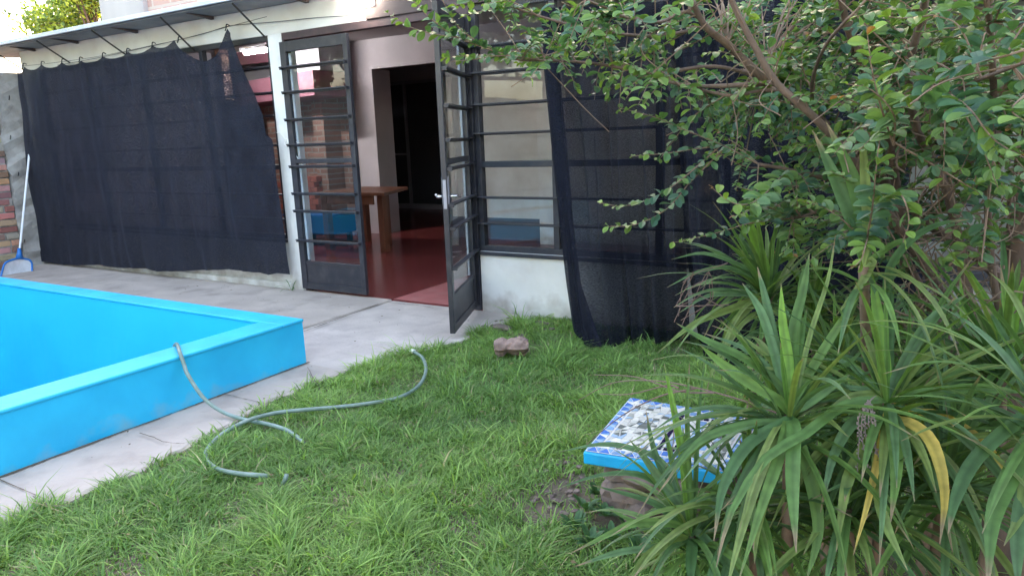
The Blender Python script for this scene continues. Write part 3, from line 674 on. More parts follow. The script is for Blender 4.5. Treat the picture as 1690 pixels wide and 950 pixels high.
def crazed(u0, u1, v0, v1, nu, nv, pick):
    g_ = [[(u0+(u1-u0)*i/nu+(rnd(-.32,.32)*(u1-u0)/nu if 0<i<nu else 0), v0+(v1-v0)*j/nv+(rnd(-.32,.32)*(v1-v0)/nv if 0<j<nv else 0)) for i in range(nu+1)] for j in range(nv+1)]
    for j in range(nv):
        for i in range(nu):
            q = [g_[j][i],g_[j][i+1],g_[j+1][i+1],g_[j+1][i]]
            if random.random() < .5: poly(q[:3], pick(i,j), .78); poly([q[0],q[2],q[3]], pick(i,j), .78)
            else: poly(q, pick(i,j), .84)
crazed(.095,.40,.095,.905,6,15,lambda i,j: random.choice([GY,WH,WH,WH,(.5,.50,.44),PB]))
poly([(.2,.45),(.3,.5),(.34,.66),(.22,.62),(.16,.52)], GY, 1)
crazed(.78,.905,.095,.905,3,12,lambda i,j: random.choice([GY,WH,PB,(.5,.52,.5)]))
def rowt(u0,u1,v0,v1,nu,nv,cs):
    for i in range(nu):
        for j in range(nv): poly([(u0+(u1-u0)*i/nu,v0+(v1-v0)*j/nv),(u0+(u1-u0)*(i+1)/nu,v0+(v1-v0)*j/nv),(u0+(u1-u0)*(i+1)/nu,v0+(v1-v0)*(j+1)/nv),(u0+(u1-u0)*i/nu,v0+(v1-v0)*(j+1)/nv)], cs[(i+j)%len(cs)] , .8)
rowt(.41,.45,.10,.90,1,14,[LB,WH]); rowt(.455,.49,.18,.82,1,15,[NV,NV]); rowt(.72,.77,.10,.90,1,14,[LB,PB,WH])
rowt(.68,.715,.18,.82,1,15,[NV]); rowt(.50,.67,.18,.225,4,1,[NV]); rowt(.50,.67,.775,.82,4,1,[NV])
rowt(.46,.715,.10,.17,5,1,[LB,BL]); rowt(.46,.715,.83,.9,5,1,[BL,LB])
rowt(.50,.55,.24,.76,1,9,[LB,PB]); rowt(.56,.60,.24,.50,1,5,[NV,LB]); rowt(.61,.67,.24,.76,1,6,[PB,LB])
rowt(.56,.60,.52,.76,1,2,[WH])
b.build('mosaic_tiles', M_tile, st)
# rough stone base: stacked irregular stones
def stone(b, c, s, seed, c_=None, sub=2):
    import bmesh
    bm = bmesh.new(); bmesh.ops.create_icosphere(bm, subdivisions=sub, radius=1); R_ = random.Random(seed)
    ph = [R_.uniform(0,6) for _ in range(6)]
    vs = []
    for v in bm.verts:
        p = v.co; k = 1+.16*math.sin(p.x*3+ph[0])*math.cos(p.y*3+ph[1])+.12*math.sin(p.z*5+ph[2]+p.x*2)+R_.uniform(-.05,.05)
        q = V((math.copysign(abs(p.x)**.7,p.x)*s[0], math.copysign(abs(p.y)**.7,p.y)*s[1], math.copysign(abs(p.z)**.7,p.z)*s[2]))*k
        vs.append(V(c)+q)
    b.add(vs, [tuple(v.index for v in f.verts) for f in bm.faces], c_); bm.free()
b = MB(); k = 0
for z_, n_ in ((.04,9),(.12,8),(.19,7)):
    for i in range(n_):
        a = 2*math.pi*(i+.3*k)/n_; k += 1
        stone(b, (-.87+.19*math.cos(a), -2.37+.20*math.sin(a), z_), (rnd(.07,.10),rnd(.07,.09),rnd(.042,.055)), k)
b.box(-1.0,-2.5,0,-.74,-2.25,.229)
b.build('stone_base', M_cut, st)

# ================================================= log and stones on the lawn
lg = thing('log_chunk', (-2.5,-.98,0), 'short weathered chunk of split log lying in the grass near the door', 'log')
b = MB(); n = 14; pts = []
c0 = onZ(816,572,.05); c1_ = onZ(872,570,.05)
for i in range(9):
    p = c0.lerp(c1_, i/8)
    for k in range(n):
        a = 2*math.pi*k/n; r = .064+.012*math.sin(2*a+1)+.008*math.sin(5*a+i*.3)+rnd(-.009,.009)+.008*math.sin(i*1.3)-(.012 if i in (0,8) else 0)
        ax = (c1_-c0).normalized(); u = V((0,0,1)); v = ax.cross(u); b.v.append(tuple(p+u*math.sin(a)*r*.95+v*math.cos(a)*r+ax*rnd(-.004,.004)))
for i in range(8):
    for k in range(n): b.f.append((i*n+k, i*n+(k+1)%n, (i+1)*n+(k+1)%n, (i+1)*n+k))
b.build('bark', M_log, lg, smooth=False)
b = MB()
for p, i0 in ((c0, 0), (c1_, 8)): pass
o = MB(); src = bpy.data.objects[lg.children[0].name]; base = V(lg['base'])
vv = [V(v.co)+base for v in src.data.vertices]
M_end = mat('wood_end', (.33,.24,.2), .9, c2=(.2,.14,.12), scale=20, bump=.6)
MB().add(vv[:n], [tuple(range(n))]).build('cut_end', M_end, lg); MB().add(vv[8*n:], [tuple(range(n))[::-1]]).build('cut_end', M_end, lg)
b = MB(); p = onZ(824,543,.0); stone(b, p+V((0,0,.01)), (.085,.05,.025), 44)
tag(b.build('flat_stone', M_cut), 'flat reddish stone beside the broken path corner', 'stone')
b = MB(); rs = random.Random(3)
for i in range(90):
    x = -2.95+rs.gauss(0,.07)+.35*rs.random(); y = -.12-.5*rs.random()**1.5; stone(b, (x, y, -.015), (rs.uniform(.008,.03),)*2+(rs.uniform(.006,.018),), i, None, 1)
for i in range(60):
    p = onZ(rs.uniform(880,965), rs.uniform(750,850), -.02); stone(b, p, (rs.uniform(.004,.016),)*2+(rs.uniform(.004,.010),), i, None, 1)
tag(b.build('rubble', M_cut), 'small crumbs of broken concrete and soil', 'rubble', kind='stuff')
# litter: tiny leaves on the concrete
b = MB()
for i in range(170):
    x = rs.uniform(-7.5,-3.2); y = rs.uniform(-3.6,-.1)
    if x < PX1+.05 and y < PY1+.05: continue
    if x > edge_x(y)-.02: continue
    a = rs.uniform(0,6.3); s = rs.uniform(.004,.013); u = V((math.cos(a),math.sin(a),0)); v = V((-u.y,u.x,0)); p = V((x,y,.0105)); k_ = rs.uniform(.5,1.2)
    b.add([p-u*s, p+v*s*.4+V((0,0,.003)), p+u*s, p-v*s*.4], [(0,1,2,3)], (.10*k_,.075*k_,.05*k_))
for i in range(260):
    x = rs.uniform(-3.1,-.2); y = rs.uniform(-4.2,-.2)
    if x < edge_x(y)+.03: continue
    a = rs.uniform(0,6.3); s = rs.uniform(.008,.022); u = V((math.cos(a),math.sin(a),rs.uniform(-.3,.3))); v = V((-u.y,u.x,rs.uniform(-.4,.4))); p = V((x,y,hgt(x,y)+rs.uniform(.012,.035))); k_ = rs.uniform(.6,1.3)
    b.add([p-u*s, p+v*s*.35+V((0,0,.003)), p+u*s, p-v*s*.35], [(0,1,2,3)], rs.choice([(.30*k_,.22*k_,.12*k_),(.22*k_,.15*k_,.09*k_),(.36*k_,.31*k_,.14*k_)]))
tag(b.build('leaf_litter', M_grass), 'dry leaf crumbs scattered on the concrete and the lawn', 'litter', kind='stuff')
# crack lines in the path as thin recessed-looking gaps of dirt
b = MB()
def crack(px_, z=.0105, wd=.003):
    pts = []
    for a, c in zip(px_, px_[1:]):
        for k in range(6): pts.append(onZ(a[0]+(c[0]-a[0])*k/6, a[1]+(c[1]-a[1])*k/6, z)+V((rs.uniform(-.006,.006), rs.uniform(-.006,.006),0)))
    for p, q in zip(pts, pts[1:]):
        d = (q-p); nn = V((-d.y,d.x,0)).normalized()*wd*rs.uniform(.4,1.2); b.add([p-nn,q-nn,q+nn,p+nn],[(0,1,2,3)])
crack([(232,714),(270,728),(310,732)]); crack([(508,605),(527,640),(533,652)], .0, .002); crack([(55,818),(80,832),(110,836)]); crack([(640,498),(665,501),(690,503),(720,509)], .0, .004)
crack([(500,547),(560,525),(637,497)], .0085, .006)
for i in range(5): crack([(140+i*60,457+rs.uniform(0,8)),(165+i*60,464),(175+i*60,461)], .0095, .0015)
for y in (-2.35,-3.55):
    x0 = PX1+.01; x1 = edge_x(y)
    for k in range(12):
        xa, xb = x0+(x1-x0)*k/12, x0+(x1-x0)*(k+1)/12; q = rs.uniform(.001,.003); b.add([(xa,y-q,.0015),(xb,y-q,.0015),(xb,y+q,.0015),(xa,y+q,.0015)],[(0,1,2,3)])
for k in range(60):
    ya = -6+k*.072; q = rs.uniform(.0,.012); b.add([(PX1-.002,ya,.0012),(PX1+.008+q,ya,.0012),(PX1+.008+rs.uniform(0,.012),ya+.072,.0012),(PX1-.002,ya+.072,.0012)],[(0,1,2,3)])
tag(b.build('crack_dirt', M_soil), kind='structure')

# ================================================= grass
def dens_mask(x, y):
    # bare soil beside the table, base of shrub
    k = 1.0
    d = math.hypot((x+1.30)/.10, (y+2.50)/.24)
    if d < 1: k = .06
    elif d < 1.5: k = .45
    if x > -1.12 and x < -.60 and y > -2.62 and y < -2.1: k = .0
    if x > -.35: k *= .35
    return k
N0 = 350000
X = rng.uniform(-3.32, 1.6, N0); Y = rng.uniform(-4.6, -.02, N0)
rx = X; ry = Y+4.9; rz = -1.42
d = X*MF.x+(Y+4.9)*MF.y+rz*MF.z; px = 845+F*(X*MR.x+(Y+4.9)*MR.y+rz*MR.z)/d; py = 475-F*(X*MU.x+(Y+4.9)*MU.y+rz*MU.z)/d
keep = (d > .3)&(px > -250)&(px < 1950)&(py < 1250)
X, Y = X[keep], Y[keep]
def nz(x, y, s, seed):
    r = np.random.default_rng(seed); out = np.zeros_like(x)
    for _ in range(6):
        a = r.uniform(0, 6.28); f = s*r.uniform(.6, 1.6); out += np.sin((x*np.cos(a)+y*np.sin(a))*f+r.uniform(0, 6.28))
    return out/6*1.6
cl = nz(X, Y, 9, 1); cl2 = nz(X, Y, 28, 2); br_ = nz(X, Y, 4, 3); dry = nz(X, Y, 13, 5)
km = np.array([dens_mask(a, c) for a, c in zip(X, Y)]); ex = np.array([edge_x(c) for c in Y])
keep = (X > ex-.035+.03*rng.random(len(X)))&(rng.random(len(X)) < km*(1-.30*(dry > .45)))
X, Y, cl, cl2, br_, dry, ex = [a[keep] for a in (X, Y, cl, cl2, br_, dry, ex)]
n = len(X); Z0 = np.array([hgt(a, c) for a, c in zip(X, Y)])-.01
H = (.032+.020*np.clip(cl, -1, 1.2)+.016*np.clip(cl2, -1, 1)+.026*rng.random(n)**2)*1.15; H *= .88*(1+.5*np.clip(nz(X, Y, 17, 11), -.8, 1)); H = np.clip(H, .012, .12)
tall = rng.random(n) < .03; H[tall] *= 1.9
H[(X-ex) < .08] *= 1.15
Wd = rng.uniform(.0019, .0038, n)*(1+.3*tall)
az = rng.uniform(0, 2*np.pi, n)*.75+nz(X, Y, 6, 7)*1.3; lean = rng.uniform(.3, 1.9, n)
dx, dy = np.cos(az), np.sin(az); sx, sy = -dy, dx
tw = rng.uniform(-.9, .9, n); sx, sy = sx*np.cos(tw)-sy*np.sin(tw), sx*np.sin(tw)+sy*np.cos(tw)
def ring(t, wfac, bend):
    ox = dx*lean*H*bend; oy = dy*lean*H*bend; zz = Z0+H*t*(1-.25*lean*t*.6)
    return np.stack([X+ox-sx*Wd*wfac, Y+oy-sy*Wd*wfac, zz], 1), np.stack([X+ox+sx*Wd*wfac, Y+oy+sy*Wd*wfac, zz], 1)
a0, b0 = ring(0, 1, 0); a1, b1 = ring(.45, .95, .16); a2, b2 = ring(.8, .65, .52); t0, _ = ring(1.0, 0, 1.0)
verts = np.stack([a0, b0, a1, b1, a2, b2, t0], 1).reshape(-1, 3)
idx = np.arange(n)[:, None]*7
q1 = idx+np.array([0,1,3,2]); q2 = idx+np.array([2,3,5,4]); t3 = idx+np.array([4,5,6])
me = bpy.data.meshes.new('grass'); me.vertices.add(len(verts)); me.vertices.foreach_set('co', verts.astype(np.float32).ravel())
loops = np.concatenate([np.concatenate([q1, q2], 1), t3], 1).ravel(); me.loops.add(len(loops)); me.loops.foreach_set('vertex_index', loops.astype(np.int32))
starts = (np.arange(n)[:, None]*11+np.array([0,4,8])).ravel(); me.polygons.add(3*n)
me.polygons.foreach_set('loop_start', starts.astype(np.int32)); me.update(calc_edges=True); me.validate()
g1 = np.array([.112,.220,.055]); g2 = np.array([.30,.44,.12]); g3 = np.array([.036,.10,.034]); st_ = np.array([.42,.36,.22])
mixf = np.clip(.45+.35*br_+.3*rng.standard_normal(n), 0, 1)[:, None]
C = g1*(1-mixf)+g2*mixf; low = np.clip(-cl*.6, 0, 1)[:, None]*.5; C = C*(1-low)+g3*low
isdry = rng.random(n) < (.02+.07*np.clip(dry, 0, 1)); C[isdry] = st_*rng.uniform(.6, 1.1, (isdry.sum(), 1)); C *= rng.uniform(.6, 1.4, (n, 1))
cols = np.repeat(np.concatenate([C, np.ones((n, 1))], 1), 7, 0).astype(np.float32)
ca = me.color_attributes.new('Col', 'FLOAT_COLOR', 'POINT'); ca.data.foreach_set('color', cols.ravel())
me.materials.append(M_grass); o = bpy.data.objects.new('grass', me); col.objects.link(o)
tag(o, 'short patchy green lawn grass with dry blades', 'grass', kind='stuff')

# ================================================= leaf makers
def strap(b, pts, width, c, refdir=None, n=12, fold=.18, prof=None, roll=0):
    """long arching leaf along pts, V-folded"""
    sp = spline(pts, max(2, n//(len(pts)-1))); N = len(sp); vs = []; fs = []
    for i, p in enumerate(sp):
        t = i/(N-1); tg = (sp[min(i+1,N-1)]-sp[max(i-1,0)]).normalized()
        ref = refdir if refdir else V((0,0,1))
        s = tg.cross(ref)
        if s.length < .05: s = tg.cross(V((0,1,0)))
        s.normalize(); nn = s.cross(tg).normalized()
        if roll: 
            a = roll*(1-t*.5); s, nn = s*math.cos(a)+nn*math.sin(a), nn*math.cos(a)-s*math.sin(a)
        wv = width*.5*(.35+.65*min(1, t/.25))*(1 if t < .55 else max(0, 1-((t-.55)/.45)**1.7))
        wv = max(wv, .0006); f = fold*wv
        vs += [p-s*wv+nn*f, p-s*wv*.5+nn*f*.4, p, p+s*wv*.5+nn*f*.4, p+s*wv+nn*f]
    for i in range(N-1):
        fs += [(5*i+q,5*i+q+1,5*i+q+6,5*i+q+5) for q in range(4)]
    k = rnd(.88,1.12); b.add(vs, fs); N3 = len(vs)
    tipc = (.26,.20,.12); tb0 = rnd(.88,.99); sh_ = rnd(.86,.98)
    for i in range(N):
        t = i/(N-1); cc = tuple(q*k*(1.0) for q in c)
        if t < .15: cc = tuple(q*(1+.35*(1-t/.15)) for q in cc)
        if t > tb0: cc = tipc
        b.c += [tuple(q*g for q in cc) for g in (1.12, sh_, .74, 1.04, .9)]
LEAFG = [(.095,.180,.050),(.125,.220,.055),(.068,.140,.050),(.180,.250,.075),(.100,.185,.078)]
YG = (.17,.32,.05); YEL = (.55,.42,.10); OLV = (.16,.22,.06)
def plant(center, dist, label, hero, nfill=26, fl=(.32,.50), wid=.0185, young=1, seed=0, base=None, group='strap-leaved plants at the lawn edge', cat='plant', updn=(-.3,1.25), extra_stem=None, name='strap_leaf_plant', azr=None):
    R_ = random.Random(seed); c = at(center[0], center[1], dist); bs = V(base) if base else V((c.x+R_.uniform(-.05,.05), c.y+R_.uniform(-.03,.08), 0))
    t = thing(name, bs, label, cat, group)
    sb = MB(); mid = bs.lerp(c,.5)+V((R_.uniform(-.03,.03),R_.uniform(-.03,.03),0))
    sb.tube(spline([bs-V((0,0,.05)), mid, c], 8), [.017-.0003*i for i in range(17)], 8); sb.build('stem', M_palebark, t, smooth=True)
    b = MB(); yb = MB(); yl = MB()
    for h in hero:
        pts, wpx, kind = h[0], h[1], h[2]; dz = h[3] if len(h) > 3 else 0   # dz: change of distance at the tip
        n = len(pts); P3 = []
        for i, (x, y) in enumerate(pts):
            tt = (i+1)/n; P3.append(at(x, y, dist+dz*tt))
        P3 = [c+ (P3[0]-c)*.06]+P3 if (P3[0]-c).length > .02 else P3
        wd = wpx/F*(dist+dz*.5)*.85
        # face the leaf roughly to the viewer, tilted
        vd = (CAM-P3[len(P3)//2]).normalized(); ref = (vd+V((0,0,.55))+V((R_.uniform(-.3,.3),R_.uniform(-.3,.3),0))).normalized()
        tgt = {'g': b, 'y': yb, 'yel': yl, 'o': b}[kind]; cc = {'g': R_.choice(LEAFG), 'y': YG, 'yel': YEL, 'o': OLV}[kind]
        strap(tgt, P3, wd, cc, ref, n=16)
    for i in range(int(nfill*1.8)):
        az = R_.uniform(*(azr or (0,6.283))); el = R_.uniform(*updn); L = R_.uniform(*fl)
        if el > .5: L *= .95
        d = V((math.cos(az)*math.cos(el), math.sin(az)*math.cos(el), math.sin(el))); p = V(c)-V((0,0,R_.uniform(0,.07))); P3 = [p]; stp = L/5
        g_ = R_.uniform(.16,.42)*(1.2-el*.45)
        for k in range(5): p = p+d*stp; P3.append(V(p)); d = (d+V((0,0,-g_))).normalized()
        cc = LEAFG[R_.randrange(5)]; kk = R_.random()
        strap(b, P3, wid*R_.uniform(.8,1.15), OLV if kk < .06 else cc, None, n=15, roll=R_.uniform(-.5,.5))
    for i in range(young):
        az = R_.uniform(0,6.283); el = R_.uniform(1.25,1.5); L = R_.uniform(.16,.3); d = V((math.cos(az)*math.cos(el), math.sin(az)*math.cos(el), math.sin(el)))
        strap(yb, [c, c+d*L*.5, c+d*L], wid*.6, (.11,.22,.05), (CAM-c).normalized(), n=10)
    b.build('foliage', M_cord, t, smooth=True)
    if yb.v: yb.build('young_leaf', M_cord, t, smooth=True)['label'] = 'bright yellow-green young leaves'
    if yl.v: yl.build('yellow_leaf', M_cord, t, smooth=True)['label'] = 'yellowed dying leaf'
    return t
G, Y_, YL = 'g', 'y', 'yel'
pA = plant((1302,684), 1.9, 'strap-leaved plant right of the mosaic table with a bright upright young leaf', [
 ([(1295,642),(1266,506),(1250,440)],17,G,.1), ([(1280,590),(1256,515),(1225,467)],17,G,.05), ([(1302,600),(1292,535),(1289,467)],17,Y_,0),
 ([(1308,620),(1309,549),(1327,474),(1336,417)],19,G,.05), ([(1310,640),(1321,474),(1334,430)],10,G,.1), ([(1316,640),(1338,549),(1366,463),(1379,388)],9,G,.1),
 ([(1322,640),(1345,600),(1388,531),(1424,478)],16,G,.1), ([(1290,640),(1230,592),(1162,560),(1116,533)],17,G,-.05),
 ([(1285,660),(1241,635),(1187,596),(1155,569)],19,G,-.1), ([(1295,650),(1277,600),(1223,556),(1175,537)],9,'o',.1), ([(1290,655),(1266,606),(1223,572),(1159,549)],13,G,.1),
 ([(1294,696),(1229,702),(1152,730),(1085,815)],18,G,-.15), ([(1300,695),(1238,730),(1195,799),(1178,892)],22,G,-.25), ([(1310,708),(1308,799),(1314,911)],25,G,-.3),
 ([(1300,700),(1285,756),(1258,833),(1218,960)],20,G,-.3), ([(1280,690),(1200,672),(1130,680),(1075,712)],10,G,0), ([(1280,700),(1195,705),(1130,735),(1098,770)],14,G,-.05),
 ([(1330,668),(1370,640),(1404,617)],18,G,0), ([(1330,650),(1372,612),(1400,600),(1440,560)],12,G,.15), ([(1320,700),(1360,690),(1400,720)],14,G,-.1),
 ([(1330,668),(1420,640),(1450,645)],10,G,.1),
 ([(1280,700),(1240,745),(1160,810),(1120,850)],8,G,.1),
 ([(1302,700),(1272,790),(1250,870),(1245,930)],18,'o',-.1), ([(1310,705),(1340,800),(1350,880),(1330,960)],22,G,-.1),
 ], nfill=34, seed=11, base=(-.28,-3.18,0))
pB = plant((1466,664), 1.95, 'strap-leaved plant with large yellow drooping leaves and a dangling dry flower spray', [
 ([(1464,643),(1450,531),(1436,437)],22,Y_,.05), ([(1458,640),(1436,570),(1418,530)],14,G,.1), ([(1484,615),(1534,531),(1598,484)],18,G,.05), ([(1484,640),(1523,593),(1578,568)],17,G,.05),
 ([(1500,640),(1612,607),(1687,607)],13,G,.1), ([(1510,650),(1595,643),(1700,648)],17,G,-.1), ([(1478,690),(1506,700),(1539,732),(1559,810),(1551,897)],21,YL,-.25),
 ([(1520,680),(1551,685),(1606,716),(1645,755),(1690,825)],15,YL,.0), ([(1470,690),(1479,766),(1470,861)],22,G,-.3), ([(1450,740),(1456,844),(1498,941)],20,G,-.25),
 ([(1462,690),(1453,738),(1433,827),(1408,916)],13,YL,-.2), ([(1450,690),(1411,695),(1376,751),(1354,845)],20,G,-.15), ([(1440,720),(1400,790),(1380,910)],22,'o',-.2),
 ([(1450,660),(1393,668),(1330,715),(1264,756),(1208,842),(1182,935)],18,G,-.35), ([(1440,645),(1380,640),(1340,660)],10,G,0), ([(1440,640),(1400,600),(1350,590)],10,G,.1),
 ([(1490,600),(1500,560),(1502,500)],9,G,.15), ([(1455,640),(1440,600),(1330,575)],12,G,.2), ([(1450,650),(1400,655),(1357,685)],13,G,-.05),
 ([(1480,640),(1560,575),(1500,545),(1515,515)],4,G,.2), ([(1468,690),(1450,700),(1462,760)],14,G,-.1)
 ], nfill=38, seed=12, base=(-.10,-3.05,0))
pC = plant((1140,884), 2.0, 'strap-leaved plant in front of the mosaic table, lowest of the row', [
 ([(1136,840),(1125,747),(1110,666),(1096,600)],15,Y_,.05), ([(1140,840),(1134,692),(1138,598)],10,G,.1), ([(1146,840),(1152,700),(1163,590)],9,G,.15), ([(1114,821),(1081,747),(1066,677)],13,G,.05),
 ([(1125,840),(1096,800),(1066,758),(1039,725)],16,G,-.05), ([(1120,830),(1106,747),(1094,700)],12,G,.05), ([(1125,840),(1096,806),(1052,782),(989,784),(913,808)],13,G,-.05),
 ([(1110,891),(1055,865),(1004,839)],13,G,0), ([(1115,865),(1052,862),(1007,880),(942,912)],14,G,-.1), ([(1110,900),(1026,910),(948,934)],14,G,-.1), ([(1110,890),(1066,920),(1037,955)],17,G,-.15),
 ([(1142,900),(1140,930),(1139,985)],20,G,-.15), ([(1120,870),(1080,830),(978,800)],15,G,.0), ([(1150,860),(1180,800),(1190,730)],7,G,.1), ([(1155,880),(1200,930),(1240,980)],16,G,-.1),
 ([(1100,770),(1044,740),(989,733),(924,745)],11,G,.1), ([(1155,870),(1210,860),(1260,880)],15,G,.1)
 ], nfill=26, seed=13, fl=(.24,.36), base=(-.42,-3.36,0))
pD = plant((1735,690), 1.8, 'strap-leaved plant cut by the right edge of the photo', [
 ([(1690,688),(1612,755),(1578,820),(1565,880)],22,G,-.15), ([(1700,730),(1660,800),(1638,860),(1629,980)],28,G,-.25), ([(1700,740),(1685,840),(1657,900)],17,G,-.2),
 ([(1690,705),(1620,665),(1540,640)],15,G,.1), ([(1700,660),(1660,560),(1625,500)],12,G,.2), ([(1700,780),(1680,880),(1680,980)],24,G,-.25), ([(1690,700),(1640,700),(1560,735)],13,G,.2)
 ], nfill=30, seed=14, base=(.22,-3.2,0))
pG = plant((1655,610), 2.35, 'strap-leaved plant with thin bright upright leaves below the grey trunk', [
 ([(1600,600),(1592,582),(1590,520),(1584,453)],15,Y_,0), ([(1650,560),(1634,504),(1590,431)],11,Y_,.1), ([(1660,590),(1664,543),(1651,437)],18,Y_,0), ([(1668,580),(1680,500),(1692,450)],12,Y_,.1),
 ([(1640,590),(1590,520),(1535,483)],14,G,.1), ([(1640,600),(1600,560),(1560,540)],14,G,.1), ([(1640,610),(1560,590),(1500,600)],13,G,0)
 ], nfill=40, seed=15, base=(.10,-2.75,0), fl=(.34,.52))
pF = plant((1270,488), 2.75, 'strap-leaved plant arching towards the black cloth', [
 ([(1262,440),(1241,381),(1223,336)],18,Y_,0), ([(1272,430),(1277,392),(1302,327)],9,G,.1), ([(1255,440),(1236,410),(1221,390)],11,G,0), ([(1260,460),(1223,438),(1162,418),(1108,428)],9,G,-.05),
 ([(1250,470),(1205,442),(1152,449),(1101,474)],10,G,0), ([(1255,480),(1234,485),(1169,488),(1119,517)],12,G,.05), ([(1255,492),(1205,510),(1144,535),(1084,583)],14,G,-.1),
 ([(1270,450),(1290,430),(1335,416)],11,G,.1), ([(1245,500),(1215,530),(1203,560)],14,G,0), ([(1250,500),(1200,545),(1190,640)],10,G,.1), ([(1240,470),(1190,505),(1160,560)],8,G,.1)
 ], nfill=44, seed=16, base=(-.62,-2.35,0), fl=(.34,.55), wid=.018)
pE = plant((1425,440), 1.98, 'tall strap-leaved plant with broad dark leaves pushed up among the shrub branches', [
 ([(1422,400),(1385,310),(1341,215)],28,'g',.05), ([(1428,380),(1405,290),(1363,200)],26,'g',.05), ([(1432,380),(1427,284),(1420,190)],17,'g',0),
 ([(1458,495),(1470,440),(1505,395),(1550,370),(1600,362)],14,'g',.1), ([(1440,430),(1420,470),(1380,520)],14,'g',0), ([(1450,420),(1500,400),(1560,470)],12,'g',.2)
 ], nfill=5, seed=17, base=(-.15,-2.5,0), fl=(.3,.42), young=0, updn=(-.3,.4))
for i, (cx, cy, dd, sd_, lb) in enumerate(((1380,600,2.4,21,'strap-leaved plant filling the gap between the two front plants'),(1540,640,2.5,22,'strap-leaved plant behind the yellow leaves'),(1340,520,2.9,23,'strap-leaved plant farthest back against the dense black cloth'),
    (1235,830,2.05,24,'short strap-leaved plant in the shade beside the stone base'),(1560,800,2.05,25,'short strap-leaved plant in the shade under the yellow leaf'),(1400,840,2.0,26,'short strap-leaved plant hidden under the two front plants'),(1470,560,2.9,27,'strap-leaved plant under the shrub stems'))):
    p = at(cx, cy, dd); plant((cx, cy), dd, lb, [], nfill=44, seed=sd_, base=(p.x, p.y+.05, 0), fl=(.3,.46), wid=.018)
# dry flower sprays hanging on plant B
b = MB(); R2 = random.Random(9)
for i in range(6):
    x0 = 1418+i*5; pts = [at(1446,652,1.9), at(1436,662,1.86), at(x0,688+R2.uniform(-6,6),1.83), at(x0+R2.uniform(-3,5),725,1.82), at(x0+R2.uniform(-6,10),R2.uniform(745,792),1.82)]
    sp = spline(pts, 9); b.tube(sp, .0009, 4)
    for p in sp[10:]:
        q = p+V((R2.uniform(-.003,.003),R2.uniform(-.003,.003),R2.uniform(-.003,.003))); b.tube([q, q+V((0,0,.004))], .0017, 5)
o = b.build('flower_spray', mat('dry_flower', (.26,.21,.19), .9), pB)
# thin dead stems trailing over the mosaic table
b = MB()
for pts in ([(1300,688,1.9),(1230,662,2.0),(1150,640,2.1),(1080,628,2.2),(1010,632,2.35),(955,660,2.5)], [(1150,640,2.1),(1085,655,2.2),(1020,690,2.35),(960,740,2.5)], [(1180,648,2.05),(1120,645,2.15),(1050,622,2.3),(980,618,2.45)],
            [(1120,640,2.15),(1100,636,2.2),(1040,650,2.3),(990,650,2.4)], [(1105,660,2.2),(1112,700,2.15),(1110,745,2.1)]):
    b.tube(spline([at(*p) for p in pts], 6), [.0028*(1-.6*i/(6*(len(pts)-1))) for i in range(6*(len(pts)-1)+1)], 5)
tag(b.build('dead_stem', M_dry), 'thin dead brown stems trailing over the mosaic table', 'stem')
b = MB(); R2 = random.Random(4)
for i in range(9):
    p0 = at(R2.uniform(1112,1125), R2.uniform(500,550), 2.7); p1 = at(R2.uniform(1125,1175), R2.uniform(440,510), 2.65); p2 = at(R2.uniform(1120,1220), R2.uniform(430,520), 2.6)
    b.tube(spline([p0, p1, p2], 5), .0016, 4)
b.build('dead_flower_stalk', M_dry, pF)

# ================================================= weeds
def weed(pos, n_, L, name, label, wd=.006, seed=0, up=1.2, c=(.09,.2,.05), broad=False):
    R_ = random.Random(seed); b = MB()
    for i in range(n_):
        az = R_.uniform(0,6.283); el = R_.uniform(.35,up); d = V((math.cos(az)*math.cos(el),math.sin(az)*math.cos(el),math.sin(el))); l = L*R_.uniform(.6,1.1); p = V(pos)
        P3 = [p+V((0,0,-.01)), p+d*l*.45, p+d*l*.8+V((0,0,-.1*l)), p+d*l*1.05+V((0,0,-.3*l))]
        if broad: strap(b, [P3[1]*.4+P3[0]*.6, P3[1], P3[2]], wd*4, c, None, n=8, fold=.1)
        else: strap(b, P3, wd, c, None, n=9)
    o = b.build(name, M_cord, None, origin=pos); return tag(o, label, 'weed', 'weeds')
weed(onZ(484,478,0)+V((0,-.02,0)), 9, .20, 'weed_tuft', 'green weed tuft growing at the foot of the white column', .010, 1)
weed(onZ(861,520,-.02), 7, .28, 'weed_tuft', 'tall thin weed tuft against the low white wall', .006, 2, 1.5)
for i, (x, y) in enumerate(((985,815),(1000,850),(965,840),(1015,825),(950,870),(1040,870),(1010,890),(975,895),(1060,905))):
    weed(onZ(x, y, 0), 12, rnd(.07,.11), 'weed_plant', ('broad-leaved weed at the left foot of the stone base','broad-leaved weed just below the table corner','broad-leaved weed by the bare soil patch','broad-leaved weed touching the stone base','broad-leaved weed below the bare soil patch','broad-leaved weed under the lowest strap leaves','broad-leaved weed left of the lowest plant','broad-leaved weed farthest down the lawn','broad-leaved weed nearest the bottom of the photo')[i], .006, 30+i, 1.0, (.07,.155,.06), True)

